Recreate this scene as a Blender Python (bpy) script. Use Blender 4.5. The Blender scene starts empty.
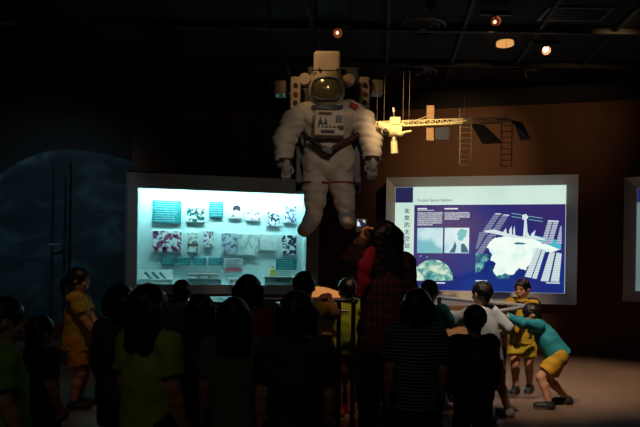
import bpy, bmesh, math, random
import numpy as np
from mathutils import Vector, Matrix

random.seed(4)
S = bpy.context.scene
COL = S.collection
R = math.radians

# ---------------------------------------------------------------- camera
EYE = 1.25
FOC = 622.0
ROLL = R(0.9)
cam_d = bpy.data.cameras.new('camera')
cam_d.sensor_width = 36.0
cam_d.lens = FOC * 36.0 / 640.0
cam_d.shift_y = 51.5 / 640.0
cam_d.clip_start = 0.05
cam = bpy.data.objects.new('camera', cam_d)
cam.matrix_world = Matrix.Translation((0, 0, EYE)) @ Matrix.Rotation(R(90), 4, 'X') @ Matrix.Rotation(ROLL, 4, 'Z')
COL.objects.link(cam)
S.camera = cam

# ---------------------------------------------------------------- light and exposure
S.view_settings.view_transform = 'Standard'
S.view_settings.look = 'None'
S.view_settings.gamma = 1.0
S.view_settings.exposure = 0.0
try:
    S.cycles.use_denoising = True
except Exception:
    pass

wd = bpy.data.worlds.new('world')
S.world = wd
wd.use_nodes = True
wd.node_tree.nodes['Background'].inputs[0].default_value = (0.75, 0.85, 1.0, 1)
wd.node_tree.nodes['Background'].inputs[1].default_value = 0.0012


def lamp(name, kind, loc, target, power, color, size=0.05, angle=60, blend=0.6):
    d = bpy.data.lights.new(name, kind)
    d.energy = power
    d.color = color
    if kind == 'SPOT':
        d.spot_size = R(angle)
        d.spot_blend = blend
        d.shadow_soft_size = size
    elif kind == 'AREA':
        d.shape = 'RECTANGLE'
        d.size = size[0]
        d.size_y = size[1]
    else:
        d.shadow_soft_size = size
    o = bpy.data.objects.new(name, d)
    o.location = loc
    if target is not None:
        o.rotation_euler = (Vector(target) - Vector(loc)).to_track_quat('-Z', 'Y').to_euler()
    COL.objects.link(o)
    return o


WARM = (1.0, 0.62, 0.30)
WARM2 = (1.0, 0.72, 0.45)
# the museum's ceiling track lamps, then an added fill for the crowd
lamp('station_spot', 'SPOT', (0.0, 3.6, 3.8), (0.90, 6.0, 2.60), 900, (1.0, 0.66, 0.32), 0.03, 23, 1.0)
lamp('wall_spot', 'SPOT', (1.9, 6.9, 3.9), (2.05, 9.5, 2.80), 125, (1.0, 0.64, 0.30), 0.04, 56, 1.0)
lamp('wall_wash', 'SPOT', (3.3, 6.3, 3.9), (3.4, 9.2, 3.3), 34, (1.0, 0.60, 0.30), 0.05, 52, 1.0)
lamp('suit_spot', 'SPOT', (0.5, 3.0, 3.4), (0.06, 6.2, 2.25), 62, (1.0, 0.80, 0.62), 0.04, 27, 0.7)
lamp('suit_top_spot', 'SPOT', (-0.5, 5.3, 3.95), (0.0, 6.2, 3.1), 30, (1.0, 0.6, 0.28), 0.04, 44, 1.0)
lamp('floor_spot', 'SPOT', (3.1, 6.6, 3.85), (3.0, 7.0, 0.0), 430, (1.0, 0.70, 0.46), 0.06, 58, 1.0)
lamp('rail_spot', 'SPOT', (0.9, 3.6, 3.85), (1.75, 5.7, 0.72), 520, (1.0, 0.76, 0.54), 0.04, 30, 1.0)
lamp('console_spot', 'SPOT', (0.5, 4.9, 3.85), (0.05, 5.95, 0.95), 520, (1.0, 0.58, 0.25), 0.04, 18, 1.0)
lamp('vest_spot', 'SPOT', (0.6, 3.9, 3.85), (0.22, 5.2, 0.50), 110, (1.0, 0.66, 0.34), 0.04, 11, 0.8)
lamp('girl_spot', 'SPOT', (-1.5, 3.6, 3.85), (-2.2, 5.6, 0.6), 36, (1.0, 0.62, 0.36), 0.06, 44, 1.0)
lamp('mural_spot', 'SPOT', (-3.6, 6.6, 3.85), (-4.3, 9.7, 1.9), 62, (0.60, 0.85, 1.0), 0.2, 70, 1.0)
lamp('woman_spot', 'SPOT', (0.0, 2.4, 3.85), (0.34, 4.4, 1.12), 48, (1.0, 0.48, 0.40), 0.05, 15, 0.8)
lamp('crowd_fill', 'AREA', (-0.8, -0.6, 3.7), (-0.8, 4.0, 0.8), 3.6, (0.95, 0.85, 0.7), (2.5, 1.0))  # added soft fill to lift the dark crowd, not a track lamp


# ---------------------------------------------------------------- pixel helpers (world positions at true depth)
def unroll(px, py):
    cx, cy = px - 320.0, py - 265.0
    c, s = math.cos(ROLL), math.sin(ROLL)
    return cx * c + cy * s, -cx * s + cy * c


def W(px, py, Y):
    x, y = unroll(px, py)
    return Vector((x / FOC * Y, Y, EYE - y / FOC * Y))


class Plane:
    """vertical plane through two points; u runs along it, n points to the viewer"""
    def __init__(self, a, b):
        self.o = Vector((a[0], a[1], 0))
        d = Vector((b[0] - a[0], b[1] - a[1], 0))
        self.d = d.normalized()
        self.n = Vector((self.d.y, -self.d.x, 0))
        self.rz = math.atan2(self.d.y, self.d.x)

    def uz(self, px, py, off=0.0):
        x, y = unroll(px, py)
        r = Vector((x / FOC, 1.0, -y / FOC))
        e = Vector((0, 0, EYE))
        o = self.o + self.n * off
        t = (o - e).dot(self.n) / r.dot(self.n)
        p = e + r * t
        return (p - o).dot(self.d), p.z


# ---------------------------------------------------------------- materials
def lin(c):
    out = []
    for v in c[:3]:
        v = v / 255.0
        out.append(v / 12.92 if v <= 0.04045 else ((v + 0.055) / 1.055) ** 2.4)
    return (*out, 1.0)


_m = {}


def mat(name, rgb, rough=0.7, metal=0.0, rgb2=None, scale=8.0, bump=0.0, bscale=40.0, coat=0.0, detail=3.0, stretch=None):
    if name in _m:
        return _m[name]
    m = bpy.data.materials.new(name)
    m.use_nodes = True
    nt = m.node_tree
    b = nt.nodes['Principled BSDF']
    b.inputs['Roughness'].default_value = rough
    b.inputs['Metallic'].default_value = metal
    b.inputs['Coat Weight'].default_value = coat
    tc = nt.nodes.new('ShaderNodeTexCoord')
    mp = nt.nodes.new('ShaderNodeMapping')
    nt.links.new(tc.outputs['Object'], mp.inputs[0])
    if stretch:
        mp.inputs['Scale'].default_value = stretch
    no = nt.nodes.new('ShaderNodeTexNoise')
    no.inputs['Scale'].default_value = scale
    no.inputs['Detail'].default_value = detail
    nt.links.new(mp.outputs[0], no.inputs['Vector'])
    mx = nt.nodes.new('ShaderNodeMix')
    mx.data_type = 'RGBA'
    mx.inputs[6].default_value = lin(rgb)
    mx.inputs[7].default_value = lin(rgb2 if rgb2 else [min(255, v * 0.86) for v in rgb])
    nt.links.new(no.outputs['Fac'], mx.inputs[0])
    nt.links.new(mx.outputs[2], b.inputs['Base Color'])
    if bump:
        n2 = nt.nodes.new('ShaderNodeTexNoise')
        n2.inputs['Scale'].default_value = bscale
        nt.links.new(mp.outputs[0], n2.inputs['Vector'])
        bp = nt.nodes.new('ShaderNodeBump')
        bp.inputs['Strength'].default_value = bump
        bp.inputs['Distance'].default_value = 0.01
        nt.links.new(n2.outputs['Fac'], bp.inputs['Height'])
        nt.links.new(bp.outputs[0], b.inputs['Normal'])
    _m[name] = m
    return m


def ramp_mat(name, stops, scale=20.0, emit=0.0, rough=0.6, detail=2.0, kind='noise', vec='Object', dist=0.0, interp='LINEAR', seed=0.0):
    """procedural picture: noise pushed through a colour ramp; emit > 0 for backlit prints"""
    if name in _m:
        return _m[name]
    m = bpy.data.materials.new(name)
    m.use_nodes = True
    nt = m.node_tree
    b = nt.nodes['Principled BSDF']
    b.inputs['Roughness'].default_value = rough
    tc = nt.nodes.new('ShaderNodeTexCoord')
    mp = nt.nodes.new('ShaderNodeMapping')
    mp.inputs['Location'].default_value = (seed, seed * 1.7, seed * 0.6)
    nt.links.new(tc.outputs[vec], mp.inputs[0])
    if kind == 'noise':
        no = nt.nodes.new('ShaderNodeTexNoise')
        no.inputs['Scale'].default_value = scale
        no.inputs['Detail'].default_value = detail
        no.inputs['Distortion'].default_value = dist
        out = no.outputs['Fac']
    elif kind == 'wave':
        no = nt.nodes.new('ShaderNodeTexWave')
        no.bands_direction = 'Z'
        no.inputs['Scale'].default_value = scale
        no.inputs['Distortion'].default_value = dist
        out = no.outputs['Fac']
    nt.links.new(mp.outputs[0], no.inputs['Vector'])
    cr = nt.nodes.new('ShaderNodeValToRGB')
    cr.color_ramp.interpolation = interp
    el = cr.color_ramp.elements
    while len(el) < len(stops):
        el.new(0.5)
    for e, (p, c) in zip(el, stops):
        e.position = p
        e.color = lin(c)
    nt.links.new(out, cr.inputs[0])
    if emit:
        b.inputs['Base Color'].default_value = (0.02, 0.02, 0.02, 1)
        nt.links.new(cr.outputs[0], b.inputs['Emission Color'])
        b.inputs['Emission Strength'].default_value = emit
    else:
        nt.links.new(cr.outputs[0], b.inputs['Base Color'])
    _m[name] = m
    return m


def glow(name, rgb, strength=1.0, rough=0.3):
    if name in _m:
        return _m[name]
    m = bpy.data.materials.new(name)
    m.use_nodes = True
    b = m.node_tree.nodes['Principled BSDF']
    b.inputs['Base Color'].default_value = (0.02, 0.02, 0.02, 1)
    b.inputs['Roughness'].default_value = rough
    b.inputs['Emission Color'].default_value = lin(rgb)
    b.inputs['Emission Strength'].default_value = strength
    _m[name] = m
    return m


def glass_mat(name):
    m = bpy.data.materials.new(name)
    m.use_nodes = True
    nt = m.node_tree
    for n in list(nt.nodes):
        nt.nodes.remove(n)
    out = nt.nodes.new('ShaderNodeOutputMaterial')
    mix = nt.nodes.new('ShaderNodeMixShader')
    tr = nt.nodes.new('ShaderNodeBsdfTransparent')
    tr.inputs[0].default_value = (0.93, 0.97, 0.96, 1)
    gl = nt.nodes.new('ShaderNodeBsdfGlossy')
    gl.inputs['Roughness'].default_value = 0.03
    fr = nt.nodes.new('ShaderNodeFresnel')
    fr.inputs[0].default_value = 1.45
    nt.links.new(fr.outputs[0], mix.inputs[0])
    nt.links.new(tr.outputs[0], mix.inputs[1])
    nt.links.new(gl.outputs[0], mix.inputs[2])
    nt.links.new(mix.outputs[0], out.inputs[0])
    return m


# ---------------------------------------------------------------- object helpers
def link(o, parent=None):
    COL.objects.link(o)
    if parent is not None:
        o.parent = parent
    return o


def empty(name, loc=(0, 0, 0), rz=0.0):
    o = bpy.data.objects.new(name, None)
    o.location = loc
    o.rotation_euler = (0, 0, rz)
    o.empty_display_size = 0.1
    return link(o)


def tag(o, label=None, cat=None, group=None, kind=None):
    if label:
        o['label'] = label
    if cat:
        o['category'] = cat
    if group:
        o['group'] = group
    if kind:
        o['kind'] = kind
    return o


class MB:
    def __init__(self):
        self.bm = bmesh.new()

    def box(self, c, s, rot=None, bevel=0.0):
        r = bmesh.ops.create_cube(self.bm, size=1.0)
        vs = r['verts']
        M = Matrix.Translation(Vector(c)) @ (rot.to_4x4() if rot is not None else Matrix.Identity(4)) @ Matrix.Diagonal((s[0], s[1], s[2], 1))
        bmesh.ops.transform(self.bm, matrix=M, verts=vs)
        if bevel:
            es = list({e for v in vs for e in v.link_edges})
            bmesh.ops.bevel(self.bm, geom=es, offset=bevel, segments=2, affect='EDGES', profile=0.5)
        return self

    def bx(self, x0, x1, y0, y1, z0, z1, bevel=0.0):
        return self.box(((x0 + x1) / 2, (y0 + y1) / 2, (z0 + z1) / 2), (abs(x1 - x0), abs(y1 - y0), abs(z1 - z0)), None, bevel)

    def cyl(self, a, b, r1, r2=None, seg=20, caps=True):
        a, b = Vector(a), Vector(b)
        r2 = r1 if r2 is None else r2
        d = b - a
        q = d.to_track_quat('Z', 'Y').to_matrix().to_4x4()
        bmesh.ops.create_cone(self.bm, cap_ends=caps, cap_tris=False, segments=seg, radius1=r1, radius2=r2, depth=d.length,
                              matrix=Matrix.Translation((a + b) / 2) @ q)
        return self

    def tube(self, pts, r, seg=10):
        pts = [Vector(p) for p in pts]
        n = len(pts)
        rings = []
        up = Vector((0, 0, 1))
        for i, p in enumerate(pts):
            t = (pts[min(i + 1, n - 1)] - pts[max(i - 1, 0)]).normalized()
            ref = up if abs(t.dot(up)) < 0.95 else Vector((1, 0, 0))
            x = t.cross(ref).normalized()
            y = t.cross(x).normalized()
            rr = r[i] if isinstance(r, (list, tuple)) else r
            rings.append([self.bm.verts.new(p + x * math.cos(2 * math.pi * k / seg) * rr + y * math.sin(2 * math.pi * k / seg) * rr) for k in range(seg)])
        for a, b in zip(rings[:-1], rings[1:]):
            for k in range(seg):
                self.bm.faces.new((a[k], a[(k + 1) % seg], b[(k + 1) % seg], b[k]))
        self.bm.faces.new(rings[0][::-1])
        self.bm.faces.new(rings[-1])
        return self

    def sph(self, c, r, s=(1, 1, 1), seg=20, rot=None):
        M = Matrix.Translation(Vector(c)) @ (rot.to_4x4() if rot is not None else Matrix.Identity(4)) @ Matrix.Diagonal((s[0], s[1], s[2], 1))
        bmesh.ops.create_uvsphere(self.bm, u_segments=seg, v_segments=seg // 2 + 2, radius=r, matrix=M)
        return self

    def poly(self, pts, y0, y1):
        """prism from (x, z) outline between depths y0 and y1"""
        f = [self.bm.verts.new((p[0], y0, p[1])) for p in pts]
        b = [self.bm.verts.new((p[0], y1, p[1])) for p in pts]
        n = len(pts)
        self.bm.faces.new(f)
        self.bm.faces.new(b[::-1])
        for i in range(n):
            self.bm.faces.new((f[i], b[i], b[(i + 1) % n], f[(i + 1) % n]))
        return self

    def slab(self, pts, z0, z1):
        f = [self.bm.verts.new((p[0], p[1], z0)) for p in pts]
        b = [self.bm.verts.new((p[0], p[1], z1)) for p in pts]
        n = len(pts)
        self.bm.faces.new(f[::-1])
        self.bm.faces.new(b)
        for i in range(n):
            self.bm.faces.new((f[i], f[(i + 1) % n], b[(i + 1) % n], b[i]))
        return self

    def quad(self, *ps):
        self.bm.faces.new([self.bm.verts.new(p) for p in ps])
        return self

    def build(self, name, m, parent=None, smooth=False, loc=None):
        bmesh.ops.recalc_face_normals(self.bm, faces=self.bm.faces[:])
        me = bpy.data.meshes.new(name)
        self.bm.to_mesh(me)
        self.bm.free()
        me.materials.append(m)
        if smooth:
            me.polygons.foreach_set('use_smooth', [True] * len(me.polygons))
            try:
                me.set_sharp_from_angle(angle=R(40))
            except Exception:
                pass
        o = bpy.data.objects.new(name, me)
        if loc is not None:
            o.location = loc
        return link(o, parent)


def text_obj(name, body, size, m, parent, loc, rot=(R(90), 0, 0), align='LEFT', bold=0.0):
    c = bpy.data.curves.new(name, 'FONT')
    c.body = body
    c.size = size
    c.align_x = align
    c.offset = bold
    c.extrude = 0.0006
    t = bpy.data.objects.new(name + '_curve', c)
    me = bpy.data.meshes.new_from_object(t)
    bpy.data.objects.remove(t)
    me.materials.clear()
    me.materials.append(m)
    o = bpy.data.objects.new(name, me)
    o.location = loc
    o.rotation_euler = rot
    return link(o, parent)


# ---------------------------------------------------------------- distance-field surfaces for soft shapes
class Field:
    def __init__(self, lo, hi, h):
        self.h = h
        self.lo = np.array(lo, dtype=np.float32)
        n = np.ceil((np.array(hi) - np.array(lo)) / h).astype(int) + 1
        self.n = n
        self.F = np.full(tuple(n), 0.5, dtype=np.float32)
        self.ax = [self.lo[i] + np.arange(n[i], dtype=np.float32) * h for i in range(3)]

    def _win(self, lo, hi):
        sl = []
        for i in range(3):
            a = int(max(0, math.floor((lo[i] - self.lo[i]) / self.h)))
            b = int(min(self.n[i], math.ceil((hi[i] - self.lo[i]) / self.h) + 1))
            if b <= a:
                return None
            sl.append(slice(a, b))
        return tuple(sl)

    def _xyz(self, sl):
        return (self.ax[0][sl[0]][:, None, None], self.ax[1][sl[1]][None, :, None], self.ax[2][sl[2]][None, None, :])

    def _add(self, sl, d, k, mode):
        f = self.F[sl]
        if mode == 'sub':
            if k > 0:
                hh = np.maximum(k - np.abs(f + d), 0) / k
                self.F[sl] = np.maximum(f, -d) + hh * hh * k * 0.25
            else:
                self.F[sl] = np.maximum(f, -d)
        elif k > 0:
            hh = np.maximum(k - np.abs(f - d), 0) / k
            self.F[sl] = np.minimum(f, d) - hh * hh * k * 0.25
        else:
            self.F[sl] = np.minimum(f, d)

    def cap(self, a, b, ra, rb=None, k=0.02, flat=None, cut0=None, cut1=False, mode='add'):
        a = np.array(a, dtype=np.float32)
        b = np.array(b, dtype=np.float32)
        rb = ra if rb is None else rb
        m = max(ra, rb) + k * 1.5 + self.h * 3
        sl = self._win(np.minimum(a, b) - m, np.maximum(a, b) + m)
        if sl is None:
            return self
        X, Y, Z = self._xyz(sl)
        ba = b - a
        L2 = float((ba * ba).sum()) + 1e-12
        px, py, pz = X - a[0], Y - a[1], Z - a[2]
        tt = (px * ba[0] + py * ba[1] + pz * ba[2]) / L2
        t = np.clip(tt, 0, 1)
        wx, wy, wz = px - t * ba[0], py - t * ba[1], pz - t * ba[2]
        if flat is not None:
            ax, f = flat
            s = (wx * ax[0] + wy * ax[1] + wz * ax[2]) * (1.0 / f - 1.0)
            wx, wy, wz = wx + s * ax[0], wy + s * ax[1], wz + s * ax[2]
        d = np.sqrt(wx * wx + wy * wy + wz * wz) - (ra + (rb - ra) * t)
        L = math.sqrt(L2)
        if cut1:
            d = np.maximum(d, (tt - 1) * L)
        if cut0:
            d = np.maximum(d, -tt * L)
        self._add(sl, d, k, mode)
        return self

    def ell(self, c, r, M=None, k=0.02, mode='add'):
        c = np.array(c, dtype=np.float32)
        m = max(r) + k * 1.5 + self.h * 3
        sl = self._win(c - m, c + m)
        if sl is None:
            return self
        X, Y, Z = self._xyz(sl)
        px, py, pz = X - c[0], Y - c[1], Z - c[2]
        if M is None:
            M = ((1, 0, 0), (0, 1, 0), (0, 0, 1))
        q = [(px * v[0] + py * v[1] + pz * v[2]) for v in M]
        k0 = np.sqrt(sum((q[i] / r[i]) ** 2 for i in range(3)))
        k1 = np.sqrt(sum((q[i] / (r[i] ** 2)) ** 2 for i in range(3))) + 1e-9
        self._add(sl, k0 * (k0 - 1) / k1, k, mode)
        return self

    def halfspace(self, p, n):
        """keeps the side n points away from"""
        n = np.array(n, dtype=np.float32)
        n = n / np.linalg.norm(n)
        X, Y, Z = self._xyz((slice(None),) * 3)
        d = (X - p[0]) * n[0] + (Y - p[1]) * n[1] + (Z - p[2]) * n[2]
        self.F = np.maximum(self.F, d)
        return self

    def wrinkle(self, amp, fx, seed=0.0):
        X, Y, Z = self._xyz((slice(None),) * 3)
        w = np.sin(X * fx * 1.3 + 2.1 * np.sin(Z * fx * 0.45 + seed) + seed) * np.sin(Y * fx * 1.1 - Z * fx * 0.5 + 1.7 * seed)
        w = w + 0.6 * np.sin((Z + 0.6 * X) * fx * 1.9 + 1.5 * np.sin(Y * fx + seed))
        self.F = self.F + (amp * w).astype(np.float32)
        return self

    def mesh(self, name, m, parent=None):
        F = self.F
        # close the border
        F[0, :, :] = np.maximum(F[0, :, :], 1e-3); F[-1, :, :] = np.maximum(F[-1, :, :], 1e-3)
        F[:, 0, :] = np.maximum(F[:, 0, :], 1e-3); F[:, -1, :] = np.maximum(F[:, -1, :], 1e-3)
        F[:, :, 0] = np.maximum(F[:, :, 0], 1e-3); F[:, :, -1] = np.maximum(F[:, :, -1], 1e-3)
        ins = F < 0
        nx, ny, nz = F.shape
        cnt = np.zeros((nx - 1, ny - 1, nz - 1), dtype=np.int8)
        for i in (0, 1):
            for j in (0, 1):
                for k in (0, 1):
                    cnt += ins[i:nx - 1 + i, j:ny - 1 + j, k:nz - 1 + k]
        act = (cnt > 0) & (cnt < 8)
        I, J, K = np.nonzero(act)
        N = len(I)
        idx = np.full(act.shape, -1, dtype=np.int64)
        idx[I, J, K] = np.arange(N)
        pos = np.zeros((N, 3), dtype=np.float64)
        num = np.zeros(N)
        corners = [(i, j, k) for i in (0, 1) for j in (0, 1) for k in (0, 1)]
        for c0 in corners:
            for axis in range(3):
                if c0[axis] == 0:
                    c1 = list(c0); c1[axis] = 1
                    f0 = F[I + c0[0], J + c0[1], K + c0[2]]
                    f1 = F[I + c1[0], J + c1[1], K + c1[2]]
                    cr = (f0 < 0) != (f1 < 0)
                    t = np.where(cr, f0 / np.where(cr, f0 - f1, 1.0), 0)
                    for a in range(3):
                        pos[:, a] += np.where(cr, c0[a] + (t if a == axis else 0), 0)
                    num += cr
        pos /= num[:, None]
        V = np.stack([I, J, K], 1) + pos
        V = V * self.h + self.lo[None, :]
        quads = []
        A = ins[:-1, :, :] != ins[1:, :, :]
        i, j, k = np.nonzero(A[:, 1:-1, 1:-1]); j += 1; k += 1
        q = np.stack([idx[i, j - 1, k - 1], idx[i, j, k - 1], idx[i, j, k], idx[i, j - 1, k]], 1)
        fl = ins[i, j, k]
        quads.append(np.where(fl[:, None], q, q[:, ::-1]))
        A = ins[:, :-1, :] != ins[:, 1:, :]
        i, j, k = np.nonzero(A[1:-1, :, 1:-1]); i += 1; k += 1
        q = np.stack([idx[i - 1, j, k - 1], idx[i - 1, j, k], idx[i, j, k], idx[i, j, k - 1]], 1)
        fl = ins[i, j, k]
        quads.append(np.where(fl[:, None], q, q[:, ::-1]))
        A = ins[:, :, :-1] != ins[:, :, 1:]
        i, j, k = np.nonzero(A[1:-1, 1:-1, :]); i += 1; j += 1
        q = np.stack([idx[i - 1, j - 1, k], idx[i, j - 1, k], idx[i, j, k], idx[i - 1, j, k]], 1)
        fl = ins[i, j, k]
        quads.append(np.where(fl[:, None], q, q[:, ::-1]))
        Q = np.concatenate(quads)
        me = bpy.data.meshes.new(name)
        me.vertices.add(len(V))
        me.vertices.foreach_set('co', V.astype(np.float32).ravel())
        me.loops.add(len(Q) * 4)
        me.loops.foreach_set('vertex_index', Q.astype(np.int32).ravel())
        me.polygons.add(len(Q))
        me.polygons.foreach_set('loop_start', np.arange(0, len(Q) * 4, 4, dtype=np.int32))
        me.polygons.foreach_set('use_smooth', np.ones(len(Q), dtype=bool))
        me.update(calc_edges=True)
        me.materials.append(m)
        o = bpy.data.objects.new(name, me)
        return link(o, parent)


# ================================================================ STRUCTURE
brown = mat('brown_wall', (112, 74, 48), 0.75, rgb2=(84, 52, 34), scale=1.6, bump=0.1, stretch=(1, 1, 0.25))
black_paint = mat('black_ceiling_paint', (34, 32, 31), 0.9, rgb2=(24, 23, 23))
dark_metal = mat('dark_track_metal', (70, 66, 62), 0.5, 0.6)
floor_m = mat('worn_vinyl_floor', (128, 104, 84), 0.55, rgb2=(96, 76, 62), scale=2.2, bump=0.05, bscale=60, detail=6)
red_base = mat('dark_red_skirting', (92, 28, 26), 0.55)

MB().bx(-6.2, 6.4, -2.6, 10.6, -0.12, 0.0).build('floor', floor_m)
bpy.data.objects['floor']['kind'] = 'structure'
tag(MB().bx(-6.2, 6.4, -2.6, 10.6, 4.0, 4.12).build('ceiling', black_paint), kind='structure')

wall_pts = [(-5.9, 9.45), (-4.6, 9.7), (-3.0, 9.83), (-1.5, 9.95), (0.0, 9.92), (1.0, 9.72), (2.3, 9.42), (3.6, 9.12), (4.4, 8.86), (5.3, 8.3), (6.1, 7.4)]


def smooth_line(pts, n=6):
    out = []
    P = [Vector((*p, 0)) for p in pts]
    for i in range(len(P) - 1):
        p0, p1, p2, p3 = P[max(i - 1, 0)], P[i], P[i + 1], P[min(i + 2, len(P) - 1)]
        for k in range(n):
            t = k / n
            out.append(0.5 * ((2 * p1) + (p2 - p0) * t + (2 * p0 - 5 * p1 + 4 * p2 - p3) * t * t + (3 * p1 - p0 - 3 * p2 + p3) * t ** 3))
    out.append(P[-1])
    return [(v.x, v.y) for v in out]


WL = smooth_line(wall_pts)


def strip(pts, off, thick, z0, z1):
    """a slab that follows the curved wall"""
    f, b = [], []
    n = len(pts)
    for i, p in enumerate(pts):
        a, c = pts[max(i - 1, 0)], pts[min(i + 1, n - 1)]
        d = Vector((c[0] - a[0], c[1] - a[1], 0)).normalized()
        nn = Vector((d.y, -d.x, 0))
        q = Vector((p[0], p[1], 0)) + nn * off
        r = q + nn * thick
        f.append((r.x, r.y)); b.append((q.x, q.y))
    return MB().slab(f + b[::-1], z0, z1)


iL = [p for p in WL if p[0] <= -2.95]
iR = [p for p in WL if p[0] >= -3.05]

# mural wall on the left: printed night-blue clouds under a planet's limb
mm = bpy.data.materials.new('cloud_mural')
mm.use_nodes = True
nt = mm.node_tree
b = nt.nodes['Principled BSDF']
b.inputs['Roughness'].default_value = 0.7
tc = nt.nodes.new('ShaderNodeTexCoord')
sep = nt.nodes.new('ShaderNodeSeparateXYZ')
nt.links.new(tc.outputs['Object'], sep.inputs[0])


def mnode(op, a, bb=None):
    n = nt.nodes.new('ShaderNodeMath')
    n.operation = op
    for i, v in enumerate((a, bb)):
        if v is None:
            continue
        if isinstance(v, (int, float)):
            n.inputs[i].default_value = v
        else:
            nt.links.new(v, n.inputs[i])
    return n.outputs[0]


# limb: a flat arch; height of the limb at x
pk = W(66, 148, 9.7)
dx = mnode('SUBTRACT', sep.outputs[0], pk.x)
arch = mnode('SUBTRACT', pk.z, mnode('MULTIPLY', mnode('MULTIPLY', dx, dx), mnode('ADD', mnode('MULTIPLY', mnode('LESS_THAN', dx, 0.0), 0.26), 0.16)))
below = mnode('SUBTRACT', arch, sep.outputs[2])
rmp = nt.nodes.new('ShaderNodeValToRGB')
e = rmp.color_ramp.elements
e[0].position = 0.0; e[0].color = (0, 0, 0, 1)
e[1].position = 0.03; e[1].color = (0.9, 0.9, 0.9, 1)
x = e.new(0.12); x.color = (0.38, 0.38, 0.38, 1)
x = e.new(1.0); x.color = (0.55, 0.55, 0.55, 1)
nt.links.new(mnode('MULTIPLY', below, 0.8), rmp.inputs[0])
mp = nt.nodes.new('ShaderNodeMapping')
mp.inputs['Scale'].default_value = (1.0, 1.0, 1.8)
mp.inputs['Rotation'].default_value = (0, 0.5, 0)
nt.links.new(tc.outputs['Object'], mp.inputs[0])
no = nt.nodes.new('ShaderNodeTexNoise')
no.inputs['Scale'].default_value = 1.5
no.inputs['Detail'].default_value = 7
no.inputs['Distortion'].default_value = 0.8
nt.links.new(mp.outputs[0], no.inputs['Vector'])
cr = nt.nodes.new('ShaderNodeValToRGB')
e = cr.color_ramp.elements
e[0].position = 0.30; e[0].color = lin((34, 62, 76))
e[1].position = 0.75; e[1].color = lin((104, 148, 154))
x = e.new(0.52); x.color = lin((48, 84, 98))
nt.links.new(no.outputs['Fac'], cr.inputs[0])
mul = nt.nodes.new('ShaderNodeMix')
mul.data_type = 'RGBA'
mul.blend_type = 'MULTIPLY'
mul.inputs[0].default_value = 1.0
nt.links.new(cr.outputs[0], mul.inputs[6])
nt.links.new(rmp.outputs[0], mul.inputs[7])
nt.links.new(mul.outputs[2], b.inputs['Base Color'])

tag(strip(iL, 0, -0.15, 0, 4.0).build('wall_left', mm), kind='structure')
tag(strip(iR, 0, -0.15, 0, 3.68).build('wall_back', brown), kind='structure')
tag(strip(iR, 0.02, -0.17, 3.68, 4.0).build('trim_1', black_paint), kind='structure')
tag(strip(WL, 0.02, -0.02, 0, 0.30).build('baseboard_back', red_base), kind='structure')
tag(MB().bx(-6.2, -5.9, -2.6, 9.5, 0, 4.0).build('wall_side_left', black_paint), kind='structure')
tag(MB().bx(6.1, 6.4, -2.6, 7.5, 0, 4.0).build('wall_side_right', black_paint), kind='structure')
tag(MB().bx(-6.2, 6.4, -2.8, -2.6, 0, 4.0).build('wall_front', black_paint), kind='structure')

# flush service door in the mural wall
dA = W(51, 260, 9.62); dB = W(69, 260, 9.72)
pl = Plane((dA.x, 9.62), (dB.x, 9.70))
u1 = (dB - dA).length
door = empty('door_1', (dA.x, 9.62 - 0.02, 0), pl.rz)
tag(door, kind='structure')
ztop = EYE + (262 - 163) / FOC * 9.65
lm = mat('door_seam', (10, 10, 12), 0.8)
MB().bx(-0.006, 0.006, -0.006, 0.02, 0, ztop).build('door_seam', lm, door)
MB().bx(u1 - 0.08, u1 - 0.068, -0.006, 0.02, 0, ztop - 0.2).build('door_seam', lm, door)
MB().bx(u1 - 0.008, u1 + 0.008, -0.008, 0.02, 0, ztop + 0.02).build('door_seam', lm, door)
MB().tube([(u1 - 0.28, -0.04, 1.5), (u1 - 0.12, -0.04, 1.5), (u1 - 0.12, -0.0, 1.5)], 0.014).build('handle', mat('dull_steel', (120, 125, 130), 0.35, 0.9), door, True)

# ceiling beams and tracks running away from the viewer plus cross runners
beam_m = mat('ceiling_beam_paint', (50, 47, 45), 0.7)
VPX = 60 / FOC
for i in range(-5, 8):
    x0 = i * 0.86 + 0.04
    o = MB().bx(-0.02, 0.02, 0, 12.5, -0.05, 0.0).build('trim_2', beam_m, None, loc=(x0 - 0.2, -2.2, 4.0))
    o.rotation_euler = (0, 0, -math.atan(VPX))
    tag(o, kind='structure')
for i, y in enumerate([3.5, 4.7, 5.9, 7.1, 8.3]):
    o = MB().bx(-6, 6.1, -0.03, 0.03, -0.06, 0.0).build('trim_3', beam_m, None, loc=(0, y, 3.99))
    tag(o, kind='structure')

# ================================================================ LIT DISPLAY CASE
steel = mat('brushed_frame_grey', (228, 230, 234), 0.4, 0.1, rgb2=(212, 214, 218), scale=3)
case_dark = mat('case_dark_side', (46, 40, 40), 0.6)
case_in = mat('case_interior_white', (205, 225, 225), 0.65, rgb2=(190, 215, 215))

cA = W(138, 262, 9.0); cB = W(307, 265, 9.5)
CP = Plane((cA.x, 9.0), (cB.x, 9.5))
case = empty('display_case', (cA.x, 9.0, 0), CP.rz)
tag(case, 'glazed museum display case glowing pale cyan, hung with photographs and teal text boards', 'display case')
u0, zt = CP.uz(138, 188)
_, zb = CP.uz(138, 284)
uR, zt2 = CP.uz(307, 195)
zt = (zt + zt2) / 2 + 0.005
oL, ozt = CP.uz(126.5, 172, 0.11)
oR, _ = CP.uz(320, 180, 0.11)
ozt = 2.62 if ozt > 2.7 or ozt < 2.4 else ozt
ozb = CP.uz(200, 294, 0.11)[1]
DEP = 0.36
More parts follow.
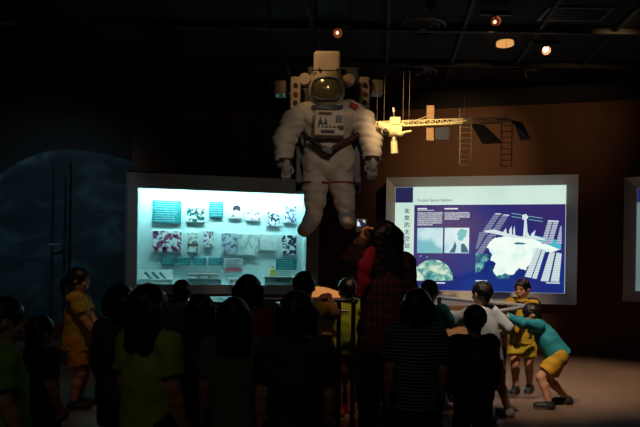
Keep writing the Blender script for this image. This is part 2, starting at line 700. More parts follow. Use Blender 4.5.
# local axes: x along the glass, y away from the viewer
MB().bx(u0 - 0.02, uR + 0.02, DEP, DEP + 0.03, zb - 0.02, zt + 0.2).build('back_panel', case_in, case)
MB().bx(u0 - 0.02, u0, 0.0, DEP, zb, zt + 0.2).build('side_panel', case_in, case)
MB().bx(uR, uR + 0.02, 0.0, DEP, zb, zt + 0.2).build('side_panel', case_in, case)
MB().bx(u0 - 0.02, uR + 0.02, 0.0, DEP + 0.03, zb - 0.04, zb).build('shelf_board', case_in, case)
MB().bx(u0 - 0.02, uR + 0.02, 0.0, DEP + 0.03, zt + 0.2, zt + 0.24).build('light_canopy', case_in, case)


def bevel_frame(parent, x0, x1, z0, z1, X0, X1, Z0, Z1, yi, yo, m):
    """four mitred bars sloping from the outer edge (nearest the viewer) in to the glass"""
    y_in, y_out = yi, yo
    I = [(x0, z0), (x1, z0), (x1, z1), (x0, z1)]
    O = [(X0, Z0), (X1, Z0), (X1, Z1), (X0, Z1)]
    for k in range(4):
        j = (k + 1) % 4
        a = [(I[k][0], y_in, I[k][1]), (I[j][0], y_in, I[j][1]), (O[j][0], y_out, O[j][1]), (O[k][0], y_out, O[k][1])]
        bk = [(p[0], y_in + 0.05, p[2]) for p in a]
        bm_ = MB()
        va = [bm_.bm.verts.new(p) for p in a]
        vb = [bm_.bm.verts.new(p) for p in bk]
        bm_.bm.faces.new(va); bm_.bm.faces.new(vb[::-1])
        for t in range(4):
            s = (t + 1) % 4
            bm_.bm.faces.new((va[t], vb[t], vb[s], va[s]))
        bm_.build('frame', m, parent)


bevel_frame(case, u0, uR, zb, zt, oL, oR, ozb, ozt, 0.0, -0.11, steel)
MB().bx(oL, oL + 0.02, -0.10, 0.75, 0.0, ozt).build('side_panel', case_dark, case)
MB().bx(oR - 0.02, oR, -0.06, 0.42, 0.0, ozt).build('side_panel', case_dark, case)
MB().bx(oL, oR, -0.06, 0.5, ozt, ozt + 0.03).build('top_panel', case_dark, case)
pn = MB().bx(oL, oR, -0.04, 0.0, 0.0, ozb).build('base_panel', mat('case_base_grey', (92, 88, 92), 0.6), case)
MB().bx(oL, oR, -0.09, -0.03, ozb - 0.075, ozb - 0.05).build('ledge', mat('case_ledge', (190, 170, 165), 0.4), case)
MB().bx(u0, uR, -0.004, 0.004, zb, zt).build('glass_pane', glass_mat('case_glass'), case)
# fluorescent tube along the top of the case, behind the header
tube_m = glow('case_tube', (215, 255, 250), 11.0)
MB().cyl((u0 + 0.05, 0.16, zt + 0.12), (uR - 0.05, 0.16, zt + 0.12), 0.016).build('lamp_tube', tube_m, case, True)
ca = bpy.data.lights.new('case_light', 'AREA')
ca.shape = 'RECTANGLE'; ca.size = uR - u0 - 0.1; ca.size_y = 0.06; ca.energy = 26; ca.color = (0.50, 0.92, 1.0)
cl = bpy.data.objects.new('case_light', ca)
cl.location = ((u0 + uR) / 2, 0.10, zt + 0.10)
ca.spread = R(115)
cl.rotation_euler = (R(38), 0, 0)
link(cl, case)

teal = ramp_mat('teal_board', [(0.42, (12, 112, 120)), (0.62, (36, 138, 142))], 26, detail=1, rough=0.5)
paper = (226, 230, 224)


def photo(name, seed, stops, sc=22):
    return ramp_mat(name, stops, sc, rough=0.4, detail=3, dist=0.6, seed=seed, interp='LINEAR')


BW = [(0.40, (18, 22, 44)), (0.48, (70, 80, 110)), (0.54, (215, 222, 222)), (0.8, (240, 242, 240))]
ph = [
    ('framed_photo', (186, 205, 208, 222), 'small photograph of a dark figure on white, right of the largest teal board', photo('p1', 1.3, [(0.38, (15, 60, 62)), (0.50, (60, 110, 110)), (0.56, (225, 232, 222)), (0.9, (235, 235, 225))], 16)),
    ('framed_photo', (228, 243, 204, 218.5), 'pale portrait photograph with a dark round head, right of the small teal board', None),
    ('framed_photo', (246, 261, 209, 220.5), 'faint pink and white photograph in the top row', photo('p3', 5.1, [(0.40, (120, 110, 150)), (0.5, (225, 200, 215)), (0.6, (235, 238, 240)), (0.9, (240, 240, 240))], 20)),
    ('framed_photo', (267, 281, 212, 226), 'small black and white photograph hung lowest in the top row', photo('p4', 8.2, BW, 22)),
    ('framed_photo', (284, 297, 205.5, 223), 'tall grey photograph at the end of the top row', photo('p5', 3.3, [(0.42, (60, 70, 100)), (0.50, (130, 140, 165)), (0.58, (225, 228, 232)), (0.9, (240, 240, 240))], 24)),
    ('framed_photo', (152, 182, 231, 252), 'largest photograph, dark navy with pink patches, at the start of the middle row', photo('p6', 6.7, [(0.38, (20, 18, 48)), (0.45, (190, 80, 120)), (0.49, (50, 50, 90)), (0.54, (205, 215, 218)), (0.9, (240, 242, 240))], 14)),
    ('framed_photo', (187, 199, 232, 252.5), 'narrow pale photograph with a brown band across its lower third', photo('p7', 2.2, [(0.40, (90, 120, 130)), (0.50, (205, 215, 205)), (0.9, (235, 238, 230))], 20)),
    ('framed_photo', (203, 214, 231, 247), 'small upright sketch-like picture in the middle row', photo('p8', 9.4, [(0.44, (60, 60, 80)), (0.50, (215, 218, 218)), (0.9, (235, 238, 238))], 30)),
    ('framed_photo', (221, 237.5, 233, 254), 'dusty grey photograph with dark corners in the middle row', photo('p9', 7.7, [(0.40, (90, 100, 130)), (0.52, (175, 190, 195)), (0.9, (205, 215, 215))], 18)),
    ('framed_photo', (238.5, 258, 234, 255), 'square pale grey-green document with a faint triangular drawing', photo('p10', 4.4, [(0.36, (150, 180, 180)), (0.5, (205, 218, 212)), (0.9, (222, 230, 225))], 10)),
    ('framed_photo', (260, 277, 234, 250.5), 'blank-looking pale document beside the square grey-green one', photo('p11', 1.9, [(0.30, (190, 200, 205)), (0.5, (215, 222, 220)), (0.9, (228, 232, 230))], 10)),
    ('framed_photo', (281, 297, 235, 255), 'dark navy and white photograph at the end of the middle row', photo('p12', 11.2, BW, 16)),
    ('text_board', (152, 181.5, 201, 222.5), 'largest teal text board, at the upper corner of the display case', teal),
    ('text_board', (209, 223.5, 202, 217), 'small square teal text board in the top row', teal),
    ('text_board', (161, 175, 257.5, 265), 'first of four little teal captions, under the largest photograph', teal),
    ('text_board', (176.5, 190.5, 257.5, 265), 'second little teal caption, between the first and the third of the four', teal),
    ('text_board', (193, 206.5, 257.5, 265), 'third little teal caption, under the small upright picture', teal),
    ('text_board', (208.5, 222, 257.5, 265), 'fourth little teal caption, next to the pink striped card', teal),
    ('text_board', (276, 297, 259, 269.5), 'wide teal caption behind the yellow bottle', teal),
    ('text_board', (224, 243, 259, 273), 'pale caption card with a pink band near its foot', mat('pale_card', (190, 205, 205), 0.6)),
]
white_txt = mat('caption_text_white', (170, 225, 225), 0.6)
dark_txt = mat('caption_text_dark', (80, 90, 100), 0.6)


def on_plane(plane, px, py, off):
    return plane.uz(px, py, off)


def case_pt(px, py, depth):
    return CP.uz(px, py, -depth)


for n_, (x0, x1, y0, y1), lab, m_ in ph:
    dpt = DEP - 0.035
    ua, za = case_pt(x0, y1, dpt)
    ub, zb_ = case_pt(x1, y0, dpt)
    w_, h_ = ub - ua, zb_ - za
    p0 = CP.o + CP.d * ua - CP.n * (DEP - 0.012)
    th = empty(n_, (p0.x, p0.y, za), CP.rz)
    tag(th, lab, 'picture' if n_ == 'framed_photo' else 'text board', 'pictures in the display case' if n_ == 'framed_photo' else 'text boards in the display case')
    if n_ == 'framed_photo':
        MB().bx(0, w_, -0.022, 0.008, 0, h_, 0.004).build('mount', mat('photo_mount', (225, 232, 230), 0.6), th)
        if m_ is None:
            m_ = mat('p2_paper', (232, 236, 232), 0.5)
            MB().bx(0.008, w_ - 0.008, -0.025, -0.0225, 0.008, h_ - 0.008).build('print', m_, th)
            dk = mat('ink_dark', (34, 30, 44), 0.5)
            c = Vector((w_ * 0.58, 0, h_ * 0.66))
            pts = [(c.x + math.cos(a) * w_ * 0.27, c.z + math.sin(a) * h_ * 0.25) for a in np.linspace(-0.7, 3.9, 14)] + [(c.x - w_ * 0.05, c.z - h_ * 0.05), (c.x + w_ * 0.1, c.z - h_ * 0.12)]
            MB().poly(pts, -0.027, -0.0255).build('printed_figure', dk, th)
            MB().poly([(w_ * 0.15, h_ * 0.12), (w_ * 0.35, h_ * 0.30), (w_ * 0.5, h_ * 0.12)], -0.027, -0.0255).build('printed_figure', mat('ink_grey', (110, 130, 130), 0.5), th)
        else:
            MB().bx(0.007, w_ - 0.007, -0.025, -0.0225, 0.007, h_ - 0.007).build('print', m_, th)
        if 'brown band' in lab:
            MB().bx(0.008, w_ - 0.008, -0.027, -0.0255, h_ * 0.30, h_ * 0.42).build('band', mat('ink_brown', (105, 85, 75), 0.5), th)
        if 'triangular' in lab:
            MB().poly([(w_ * .25, h_ * .3), (w_ * .5, h_ * .72), (w_ * .75, h_ * .3), (w_ * .68, h_ * .3), (w_ * .5, h_ * .6), (w_ * .32, h_ * .3)], -0.027, -0.0255).build('printed_drawing', mat('ink_pale', (140, 185, 182), 0.5), th)
    else:
        MB().bx(0, w_, -0.026, 0.008, 0, h_, 0.004).build('board', m_, th)
        rows = max(2, int(h_ / 0.035))
        tb = MB()
        for r_ in range(rows):
            zz = h_ * (1 - (r_ + 0.8) / (rows + 0.6))
            tb.bx(w_ * 0.1, w_ * (0.9 - 0.15 * random.random()), -0.0275, -0.026, zz, zz + 0.006)
        tb.build('printed_lines', dark_txt if 'pale' in lab else white_txt, th)
        if 'pale' in lab:
            MB().bx(w_ * .06, w_ * .94, -0.0285, -0.0265, h_ * .12, h_ * .38).build('band', mat('ink_pink', (210, 110, 130), 0.5), th)

# objects lying on the floor of the case
white_pl = mat('matt_white_plastic', (228, 234, 230), 0.5)


def case_thing(name, px, py, depth, label, cat):
    ua, za = case_pt(px, py, depth)
    p = CP.o + CP.d * ua - CP.n * depth
    t = empty(name, (p.x, p.y, zb), CP.rz)
    tag(t, label, cat)
    return t


def pw(a, b_, dep=0.2):
    return case_pt(b_, 275, dep)[0] - case_pt(a, 275, dep)[0]


t = case_thing('food_tray', 136.5, 284, 0.22, 'white tray of space food packs in the corner of the display case', 'tray')
w_ = pw(140, 177)
MB().bx(0.03, w_, -0.10, 0.09, 0, 0.07, 0.006).build('tray', white_pl, t)
MB().box((w_ * .5, 0.07, 0.14), (w_ * 0.93, 0.012, 0.14), Matrix.Rotation(R(-12), 3, 'X')).build('back_rest', white_pl, t)
for k_ in (0.32, 0.52, 0.72):
    MB().box((w_ * k_, -0.01, 0.115), (0.04, 0.05, 0.16), Matrix.Rotation(R(-42), 3, 'Y'), 0.01).build('food_pack', mat('pack_teal', (120, 165, 165), 0.4), t)
t = case_thing('layered_model', 187, 283, 0.2, 'low white layered tray with a grey gap at the middle of the case', 'tray')
w_ = pw(187, 221)
MB().bx(0, w_, -0.1, 0.1, 0, 0.075, 0.004).build('base', mat('tray_grey', (135, 160, 165), 0.5), t)
MB().bx(0, w_, -0.11, 0.11, 0.075, 0.095, 0.003).build('shelf', white_pl, t)
MB().bx(0.02, w_ - 0.03, -0.08, 0.08, 0.12, 0.16, 0.003).build('lid', white_pl, t)
MB().bx(0.14, 0.2, -0.08, 0.08, 0.095, 0.121).build('spacer', mat('tray_grey2', (110, 140, 145), 0.5), t)
MB().bx(w_ - 0.2, w_ - 0.14, -0.08, 0.08, 0.095, 0.121).build('spacer', mat('tray_grey2', (110, 140, 145), 0.5), t)
t = case_thing('tube_pack', 228, 283, 0.2, 'small white pack with two dark spots below the pink striped card', 'pack')
MB().bx(0, 0.19, -0.05, 0.05, 0, 0.10, 0.012).build('pack', white_pl, t)
for q_ in (0.05, 0.12):
    MB().cyl((q_, -0.052, 0.055), (q_, -0.046, 0.055), 0.016).build('spot', mat('ink_dark', (34, 30, 44), 0.5), t)
t = case_thing('tool_tray', 264, 283, 0.2, 'white open box with stencilled grey figures beneath the yellow bottle', 'box')
w_ = pw(266, 300)
MB().bx(0, w_, -0.1, 0.1, 0, 0.115, 0.004).build('box_body', mat('tray_pale', (185, 205, 208), 0.5), t)
MB().bx(-0.015, w_ + 0.015, -0.115, 0.115, 0.115, 0.13, 0.003).build('lid', white_pl, t)
for q_ in range(5):
    MB().bx(w_ * (0.3 + 0.09 * q_), w_ * (0.34 + 0.09 * q_), -0.104, -0.1, 0.035, 0.085).build('stencil', mat('tray_grey2', (110, 140, 145), 0.5), t)
ty = t.location.copy()
yb = MB().cyl((0, 0, 0), (0, 0, 0.10), 0.038, 0.036).cyl((0, 0, 0.10), (0, 0, 0.125), 0.036, 0.018).cyl((0, 0, 0.125), (0, 0, 0.15), 0.018).build('bottle', mat('yellow_plastic', (225, 205, 70), 0.4), None, True, loc=ty + CP.d * 0.13 + Vector((0, 0, 0.131)))
tag(yb, 'little yellow bottle standing on the white stencilled box', 'bottle')
cp_ = MB().sph((0, 0, 0.022), 0.024).build('small_cap', white_pl, None, True, loc=ty + CP.d * (w_ * 0.82) + Vector((0, 0, 0.129)))
tag(cp_, 'tiny white knob lying on the stencilled box beside the yellow bottle', 'cap')

# ================================================================ BACKLIT POSTER
pA = W(395.5, 265, 9.5); pB = W(564.5, 268, 8.95)
PP = Plane((pA.x, 9.5), (pB.x, 8.95))


def lightbox(name, plane, corner_px, outer_px, label, frame_m, depth=0.10):
    """corner_px: (left, right, top-left y, bottom-right y); returns the Empty and its inner rectangle"""
    x0, x1, yt, yb_ = corner_px
    ua, z1 = plane.uz(x0, yt)
    ub, z0 = plane.uz(x1, yb_)
    X0, X1, YT, YB = outer_px
    UA, Z1 = plane.uz(X0, YT, 0.12)
    UB, Z0 = plane.uz(X1, YB, 0.12)
    t = empty(name, (plane.o.x, plane.o.y, 0), plane.rz)
    tag(t, label, 'light box')
    MB().bx(UA, UB, 0.045, 0.14, Z0, Z1).build('housing', case_dark, t)
    bevel_frame(t, ua, ub, z0, z1, UA, UB, Z0, Z1, 0.0, -0.12, frame_m)
    return t, (ua, ub, z0, z1)


PT, (pu0, pu1, pz0, pz1) = lightbox('poster_light_box', PP, (395.5, 564.7, 187.2, 293.5), (386.5, 576.5, 177.5, 305), 'large backlit blue poster about a space station in a wide grey frame', steel)
pale = ramp_mat('poster_pale', [(0.3, (196, 228, 214)), (0.7, (216, 242, 228))], 1.2, emit=0.92, rough=0.3)
navy = glow('poster_navy', (34, 36, 84), 0.9)
blue = ramp_mat('poster_blue', [(0.32, (58, 44, 112)), (0.52, (28, 44, 128)), (0.72, (22, 62, 148))], 1.0, emit=0.85, rough=0.3, detail=1, seed=2.0)
inkp = glow('poster_ink', (70, 90, 110), 0.5)
whitep = glow('poster_white', (222, 236, 240), 0.9)


def pp(px, py):
    return PP.uz(px, py)


def prect(name, x0, x1, y0, y1, m_, lay, parent=PT, plane=PP, label=None):
    a, za = plane.uz(x0, y1)
    b__, zb2 = plane.uz(x1, y0)
    o = MB().bx(a, b__, -0.001 * lay - 0.001, -0.001 * lay + 0.0002, za, zb2).build(name, m_, parent)
    if label:
        o['label'] = label
    return o


MB().bx(pu0, pu1, 0.0, 0.04, pz0, pz1).build('diffuser', pale, PT)
uu, zz = pp(413.6, 203.2)
uL = pu0
# geometry of the print uses straight local rectangles
H1 = pp(490, 204.6)[1]
MB().bx(uL + 0.002, uu - 0.01, -0.002, 0.0, zz + 0.01, pz1 - 0.003).build('corner_block', navy, PT)
MB().bx(uu + 0.012, pu1 - 0.006, -0.002, 0.0, pz0 + 0.002, H1).build('blue_panel', blue, PT)
tu, tz = pp(417.5, 201.6)
ts = text_obj('title_text', 'Future Space Station', 0.062, inkp, PT, (tu, -0.003, tz), align='LEFT')
for i, ch in enumerate('未來的太空站'):
    cu, cz = pp(404.0, 213.2 + i * 6.9)
    text_obj('title_character', ch, 0.088, glow('poster_ink_dark', (46, 62, 84), 0.6), PT, (cu, -0.003, cz), bold=0.001)

# text columns: dense short dashes of white lettering
for (x0, x1, y0, y1, hd) in ((417.5, 442.5, 211.5, 225.5, 427), (444.5, 470, 211.5, 221.5, 458)):
    ua, za = pp(x0, y1)
    ub, zb2 = pp(x1, y0)
    n = int((zb2 - za) / 0.030)
    tb = MB()
    for r_ in range(n):
        z_ = zb2 - (r_ + 1) * 0.030
        xx = ua
        end = ub if r_ < n - 1 else ua + (ub - ua) * 0.6
        while xx < end - 0.01:
            wch = random.choice((0.008, 0.011, 0.014))
            tb.bx(xx, min(xx + wch, end), -0.003, -0.002, z_, z_ + random.choice((0.016, 0.020, 0.02)))
            xx += wch + 0.006
    tb.build('text_column', whitep, PT)
    prect('text_heading', x0, hd, 208, 209.4, whitep, 2)
    if hd < 440:
        prect('text_heading', x0, 434, 210, 210.6, whitep, 2)

skyp = ramp_mat('poster_photo_pale', [(0.36, (120, 190, 205)), (0.48, (196, 232, 236)), (0.7, (232, 246, 246))], 2.4, emit=0.92, seed=3.1)
prect('photo_print', 417, 443, 227.8, 253, skyp, 2)
prect('photo_print', 444.3, 469.3, 227.8, 253, skyp, 2)
cyan_d = glow('poster_dark_cyan', (52, 112, 136), 0.8)
cyan_m = glow('poster_mid_cyan', (120, 196, 200), 0.9)


def ppoly(name, pts, m_, lay):
    q = [pp(*p) for p in pts]
    return MB().poly(q, -0.001 * lay - 0.001, -0.001 * lay).build(name, m_, PT)


def jag(pts, amp, seed, it=4):
    rg = random.Random(seed)
    for _ in range(it):
        out = []
        for i, a in enumerate(pts):
            b = pts[(i + 1) % len(pts)]
            out.append(a)
            dx, dy = b[0] - a[0], b[1] - a[1]
            k = rg.uniform(-amp, amp)
            out.append(((a[0] + b[0]) / 2 - dy * k, (a[1] + b[1]) / 2 + dx * k))
        pts = out
    return pts


# twin dishes in the first photo, dark shapes in the second
ppoly('printed_shape', [(424, 252.6), (427.5, 243), (429, 243), (430, 252.6)], cyan_m, 3)
ppoly('printed_shape', [(431, 252.6), (432, 243), (433.5, 243), (437, 252.6)], cyan_m, 3)
ppoly('printed_shape', [(449, 252.6), (453, 247), (455, 241), (456.5, 246), (455, 252.6)], cyan_d, 3)
ppoly('printed_shape', [(461, 252.6), (461, 244), (464, 243.5), (467, 248), (469, 252.6)], cyan_d, 3)
ppoly('printed_shape', jag([(457, 233), (462, 228.5), (467, 230), (466, 236), (461, 241), (458, 239)], 0.25, 21, 3), cyan_m, 3)
for q in ((420.5, 256.0), (427, 257)):
    ppoly('printed_satellite', [(q[0] - 1.2, q[1] + .5), (q[0] + .8, q[1] - .8), (q[0] + 1.3, q[1] - .3), (q[0] - .6, q[1] + 1)], cyan_m, 3)
# earth dome
earthm = ramp_mat('poster_earth', [(0.36, (40, 110, 130)), (0.46, (90, 170, 165)), (0.54, (196, 226, 200)), (0.72, (236, 246, 236))], 7.0, emit=0.9, detail=6, seed=7.0, dist=0.4)
dome = [(416.2, 280.6), (416.2, 264)]
for a in np.linspace(150, 14, 22):
    dome.append((433 + 20 * math.cos(R(a)), 279.5 - 20.0 * math.sin(R(a)) * (1.0)))
dome += [(452.8, 280.6)]
dome = [p for p in dome if p[0] >= 416.2]
ppoly('earth_print', dome, earthm, 3)
prect('caption_line', 432, 445, 282.4, 283.4, whitep, 2)
prect('caption_line', 475.5, 487, 280.4, 281.3, whitep, 2)
prect('caption_line', 546, 560, 282.6, 283.4, whitep, 2)

# big station picture


cloudm = ramp_mat('poster_cloud', [(0.24, (80, 180, 190)), (0.34, (190, 238, 228)), (0.46, (238, 252, 242)), (0.8, (248, 255, 248))], 3.0, emit=1.0, detail=6, seed=1.0)
landm = ramp_mat('poster_land', [(0.40, (26, 62, 110)), (0.50, (50, 120, 140)), (0.60, (130, 200, 196))], 6.0, emit=0.85, detail=6, seed=5.0, dist=0.5)
panelm = ramp_mat('poster_array', [(0.40, (150, 158, 190)), (0.5, (178, 186, 206)), (0.6, (196, 206, 220))], 9.0, emit=0.85, kind='wave')
ppoly('land_print', [(475.5, 253)] + jag([(480, 252), (487, 254), (491, 256), (486, 262), (484, 268), (479, 272)], 0.22, 3)[:-8] + [(475.5, 275)], landm, 3)
ppoly('land_print', jag([(489, 266), (496, 266), (508, 272), (517, 273), (508, 279.5), (498, 279), (491, 272)], 0.25, 5), landm, 3)
ppoly('cloud_print', jag([(485, 246), (492, 239.5), (502, 237), (514, 236), (526, 236.5), (538, 239), (547, 241.5), (555, 246), (561, 249), (553, 252), (545, 252), (538, 258), (531, 263), (526, 270), (519, 268), (514, 274), (505, 273), (497, 276), (493, 270), (496, 264), (490, 260), (492, 254)], 0.16, 9, 3), cloudm, 4)
ppoly('blue_band_print', [(528, 237), (546, 244), (561, 250), (561, 241), (548, 238), (534, 235.5)], glow('poster_cyan', (70, 190, 210), 0.9), 5)


def array(a, b, c, d, lay=6, m_=None):
    ppoly('solar_array_print', [a, b, c, d], m_ or panelm, lay)


dimp = ramp_mat('poster_array_dim', [(0.40, (96, 104, 150)), (0.6, (136, 144, 176))], 9.0, emit=0.85, kind='wave')
brightp = ramp_mat('poster_array_bright', [(0.40, (196, 216, 222)), (0.6, (222, 236, 236))], 9.0, emit=0.9, kind='wave')
array((494.5, 213.8), (500.5, 214.0), (487, 235), (480.5, 234), 6, dimp)
array((502.5, 214.6), (509, 215), (495, 237), (488.5, 236), 6, dimp)
array((479.5, 232), (486, 233.5), (477.5, 249), (475.5, 249), 6, dimp)
array((488, 235), (493.5, 236), (482, 254.5), (476.5, 252.5), 6, dimp)
ppoly('solar_array_edge', [(495.5, 213.2), (501.5, 213.6), (501, 214.6), (495, 214.2)], whitep, 7)
ppoly('solar_array_edge', [(503.5, 214.4), (509.5, 214.8), (509, 215.8), (503, 215.4)], whitep, 7)
array((548, 220.8), (552.6, 221), (546, 244), (541, 244))
array((553.6, 221), (558.6, 221.4), (552, 244), (547, 244))
ppoly('solar_array_edge', [(548, 220.2), (558.8, 220.8), (558.5, 222), (547.6, 221.6)], whitep, 7)
array((560.3, 226), (561.6, 226), (561.6, 244), (556, 244))
array((536.5, 248), (545.5, 250), (536.5, 279), (524.5, 276.5), 6, brightp)
array((549.5, 252), (555, 252.5), (548.5, 281.5), (540.5, 281), 6, brightp)
array((556.5, 252.5), (561.6, 253.5), (559, 281.8), (550.5, 281.5), 6, brightp)
ppoly('printed_gap', [(541.6, 249.2), (542.3, 249.3), (532, 278), (531, 277.8)], blue, 7)
wt = []
ppoly('printed_truss', [(484.5, 230.6), (494, 229.4), (506, 233), (520, 236.4), (536, 236), (545, 239), (545, 240.4), (530, 239), (510, 237.4), (494, 233.6), (484.5, 232)], whitep, 7)
ppoly('printed_module', [(524.5, 219), (526.5, 219), (527.5, 232), (529.5, 236), (523, 236)], whitep, 7)
ppoly('printed_module', [(503, 232), (506, 228), (507, 236), (503.6, 236)], whitep, 7)
ppoly('printed_module', [(509, 230.5), (511.5, 226), (512.2, 236), (509.6, 236)], whitep, 7)
ppoly('printed_module', [(513.2, 230), (514.6, 226), (515.2, 236), (513.6, 236)], whitep, 7)
ppoly('printed_module', [(531, 234), (535.5, 230), (534, 237), (531, 238)], whitep, 7)
ppoly('printed_module', [(522, 215), (526, 214), (528.5, 217), (526, 220.4), (522.5, 219.6)], whitep, 7)
for dy in (0, 3.2):
    ppoly('printed_thin_array', [(511.5, 213.0 + dy), (521.5, 214.6 + dy), (521.5, 215.2 + dy), (511.5, 213.6 + dy)], cyan_m, 7)
    ppoly('printed_thin_array', [(528.5, 216.0 + dy), (542.5, 218.0 + dy), (542.5, 218.6 + dy), (528.5, 216.6 + dy)], cyan_m, 7)
ppoly('printed_module', [(514, 243), (518, 242.2), (526, 243.2), (524, 244.4), (515, 244.4)], cyan_d, 7)

# the next poster, cut by the picture's edge
qA = W(635.8, 268, 8.6)
QP = Plane((qA.x, 8.6), (qA.x + 1.0, 8.1))
P3 = empty('poster_light_box', (QP.o.x, QP.o.y, 0), QP.rz)
tag(P3, 'second backlit poster beyond the dark wall gap, only its edge in view', 'light box')
qz1 = QP.uz(636, 188)[1]; qz0 = QP.uz(636, 291)[1]
oU, oz1 = QP.uz(624.5, 178); _, oz0 = QP.uz(624.5, 301)
MB().bx(oU, 1.15, 0.045, 0.14, oz0, oz1).build('housing', case_dark, P3)
bevel_frame(P3, 0, 1.0, qz0, qz1, oU, 1.12, oz0, oz1, 0.0, -0.075, steel)
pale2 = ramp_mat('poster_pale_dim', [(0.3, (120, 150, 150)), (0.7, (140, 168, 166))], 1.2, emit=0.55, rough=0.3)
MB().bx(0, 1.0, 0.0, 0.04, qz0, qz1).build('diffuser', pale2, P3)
MB().bx(0.002, 0.10, -0.002, 0.0, qz1 - 0.2, qz1 - 0.003).build('corner_block', navy, P3)
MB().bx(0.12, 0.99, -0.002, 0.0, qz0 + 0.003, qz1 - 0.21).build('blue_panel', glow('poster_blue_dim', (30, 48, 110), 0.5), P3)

# ================================================================ TRACK LAMPS
fix_m = mat('lamp_black_metal', (52, 46, 42), 0.4, 0.5)
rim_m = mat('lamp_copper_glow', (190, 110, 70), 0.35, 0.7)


def track_lamp(px, py, target, lit, label, size=0.05, bs=1.0):
    yd = unroll(px, py)[1]
    Y = FOC * (3.84 - EYE) / (-yd)
    p = W(px, py, Y)
    t = empty('track_lamp', (p.x, p.y, 4.0))
    tag(t, label, 'spotlight', 'track lamps under the ceiling')
    c = Vector((0, 0, p.z - 4.0))
    d = (Vector(target) - p).normalized()
    MB().bx(-0.16, 0.16, -0.018, 0.018, -0.095, -0.05).build('track_adapter', fix_m, t)
    MB().tube([(0, 0, -0.09), (0, 0, c.z + 0.03)], 0.009).build('stem', fix_m, t)
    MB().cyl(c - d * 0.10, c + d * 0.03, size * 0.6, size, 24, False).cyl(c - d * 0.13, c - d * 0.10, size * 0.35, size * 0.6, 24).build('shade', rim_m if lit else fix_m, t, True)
    MB().sph(c - d * 0.03, size * (0.62 if lit else 0.7) * bs, (1, 1, 1)).build('bulb', glow('bulb_lit_%d' % int(bs * 10), (255, 205, 165), 5.0 * bs * bs) if lit else mat('bulb_off', (140, 130, 120), 0.2), t, True)
    return t


tl = [
    ((337.5, 33), (0.3, 4, 2.6), True, 'small lit track lamp with coppery glow above the spacesuit helmet'),
    ((546, 50), (2.0, 4, 1.8), True, 'bright lit track lamp nearest the round recessed ceiling light'),
    ((495.5, 21.5), (1.6, 3, 3.0), True, 'lit track lamp glowing just above the round recessed ceiling light'),
    ((430, 5), (1.2, 3, 3.0), False, 'unlit coil-rimmed track lamp at the top edge of the view'),
    ((411, 76), (0.4, 4, 2.8), False, 'dark track lamp hanging between the spacesuit and the model station'),
    ((525, 76), (3.5, 9, 1.8), False, 'dark slim track lamp low over the brown wall'),
    ((184, 45), (-2, 9, 2.0), False, 'dark track lamp over the glowing display case'),
]
for k_, (pxy, tg, lit, lab) in enumerate(tl):
    track_lamp(pxy[0], pxy[1], tg, lit, lab, bs=(0.6, 1.05, 0.6, 1, 1, 1, 1)[k_])

dl = W(505, 41, FOC * (4.0 - EYE) / (-unroll(505, 41)[1]))
t = empty('recessed_downlight', (dl.x, dl.y, 4.0))
tag(t, 'round recessed amber ceiling downlight shining over the brown wall', 'ceiling light')
MB().cyl((0, 0, -0.012), (0, 0, 0.0), 0.125, 0.13, 32).build('trim_ring', fix_m, t, True)
MB().cyl((0, 0, -0.05), (0, 0, -0.012), 0.105, 0.10, 32).build('diffuser', glow('downlight_glow', (226, 160, 92), 1.0), t, True)

# round air diffusers and slots on the ceiling
for (px, py, lab) in ((423, 25, 'large oval-looking grey air diffuser between ceiling beams'), (418, 71, 'thin dim air diffuser low over the model station')):
    Y = FOC * (4.0 - EYE) / (-unroll(px, py)[1])
    p = W(px, py, Y)
    t = empty('air_diffuser', (p.x, p.y, 4.0))
    tag(t, lab, 'air vent')
    for k_, rr in enumerate((0.24, 0.17, 0.10)):
        MB().cyl((0, 0, -0.035 - 0.012 * k_), (0, 0, -0.02), rr, rr + 0.03, 32, False).build('vane_ring', mat('vent_grey', (100, 98, 95), 0.5), t, True)
    MB().cyl((0, 0, -0.06), (0, 0, 0.0), 0.05, 0.05, 24).build('hub', mat('vent_grey', (100, 98, 95), 0.5), t, True)
Y = FOC * (4.0 - EYE) / (-unroll(575, 13)[1])
p = W(575, 13, Y)
t = empty('air_vent_slot', (p.x, p.y, 4.0)); tag(t, 'rectangular slotted air vent near the upper corner of the ceiling', 'air vent')
MB().bx(-0.35, 0.35, -0.18, 0.18, -0.02, 0.0).build('vent_frame', mat('vent_grey', (100, 98, 95), 0.5), t)
for k_ in range(5):
    MB().bx(-0.31, 0.31, -0.14 + k_ * 0.06, -0.11 + k_ * 0.06, -0.03, -0.02).build('vent_slat', fix_m, t)

# ================================================================ SPACESUIT
SY = 6.2
SX, SZ = W(328, 265, SY).x, EYE
PXM = SY / FOC     # metres per pixel at the suit


def sp(px, py, dy=0.0):
    """local point of the suit from its place in the picture; dy towards the viewer"""
    q = W(px, py, SY)
    return Vector((q.x - SX, -dy, q.z - 1.5))


suit = empty('spacesuit', (SX, SY, 1.5), 0)
tag(suit, 'white astronaut spacesuit hanging from the ceiling with gold visor and manoeuvring backpack', 'spacesuit')
cloth = mat('suit_cloth', (196, 186, 172), 0.75, rgb2=(166, 156, 144), scale=10, bump=0.35, bscale=45)
cloth2 = mat('suit_cloth_grey', (150, 148, 146), 0.7, rgb2=(128, 126, 124))
hard = mat('suit_hard_shell', (200, 184, 162), 0.5, rgb2=(176, 160, 138))
mmu = mat('mmu_grey', (74, 80, 90), 0.5, rgb2=(60, 66, 76))
strapm = mat('strap_black', (36, 30, 28), 0.6)
redm = mat('suit_red', (140, 22, 36), 0.6)


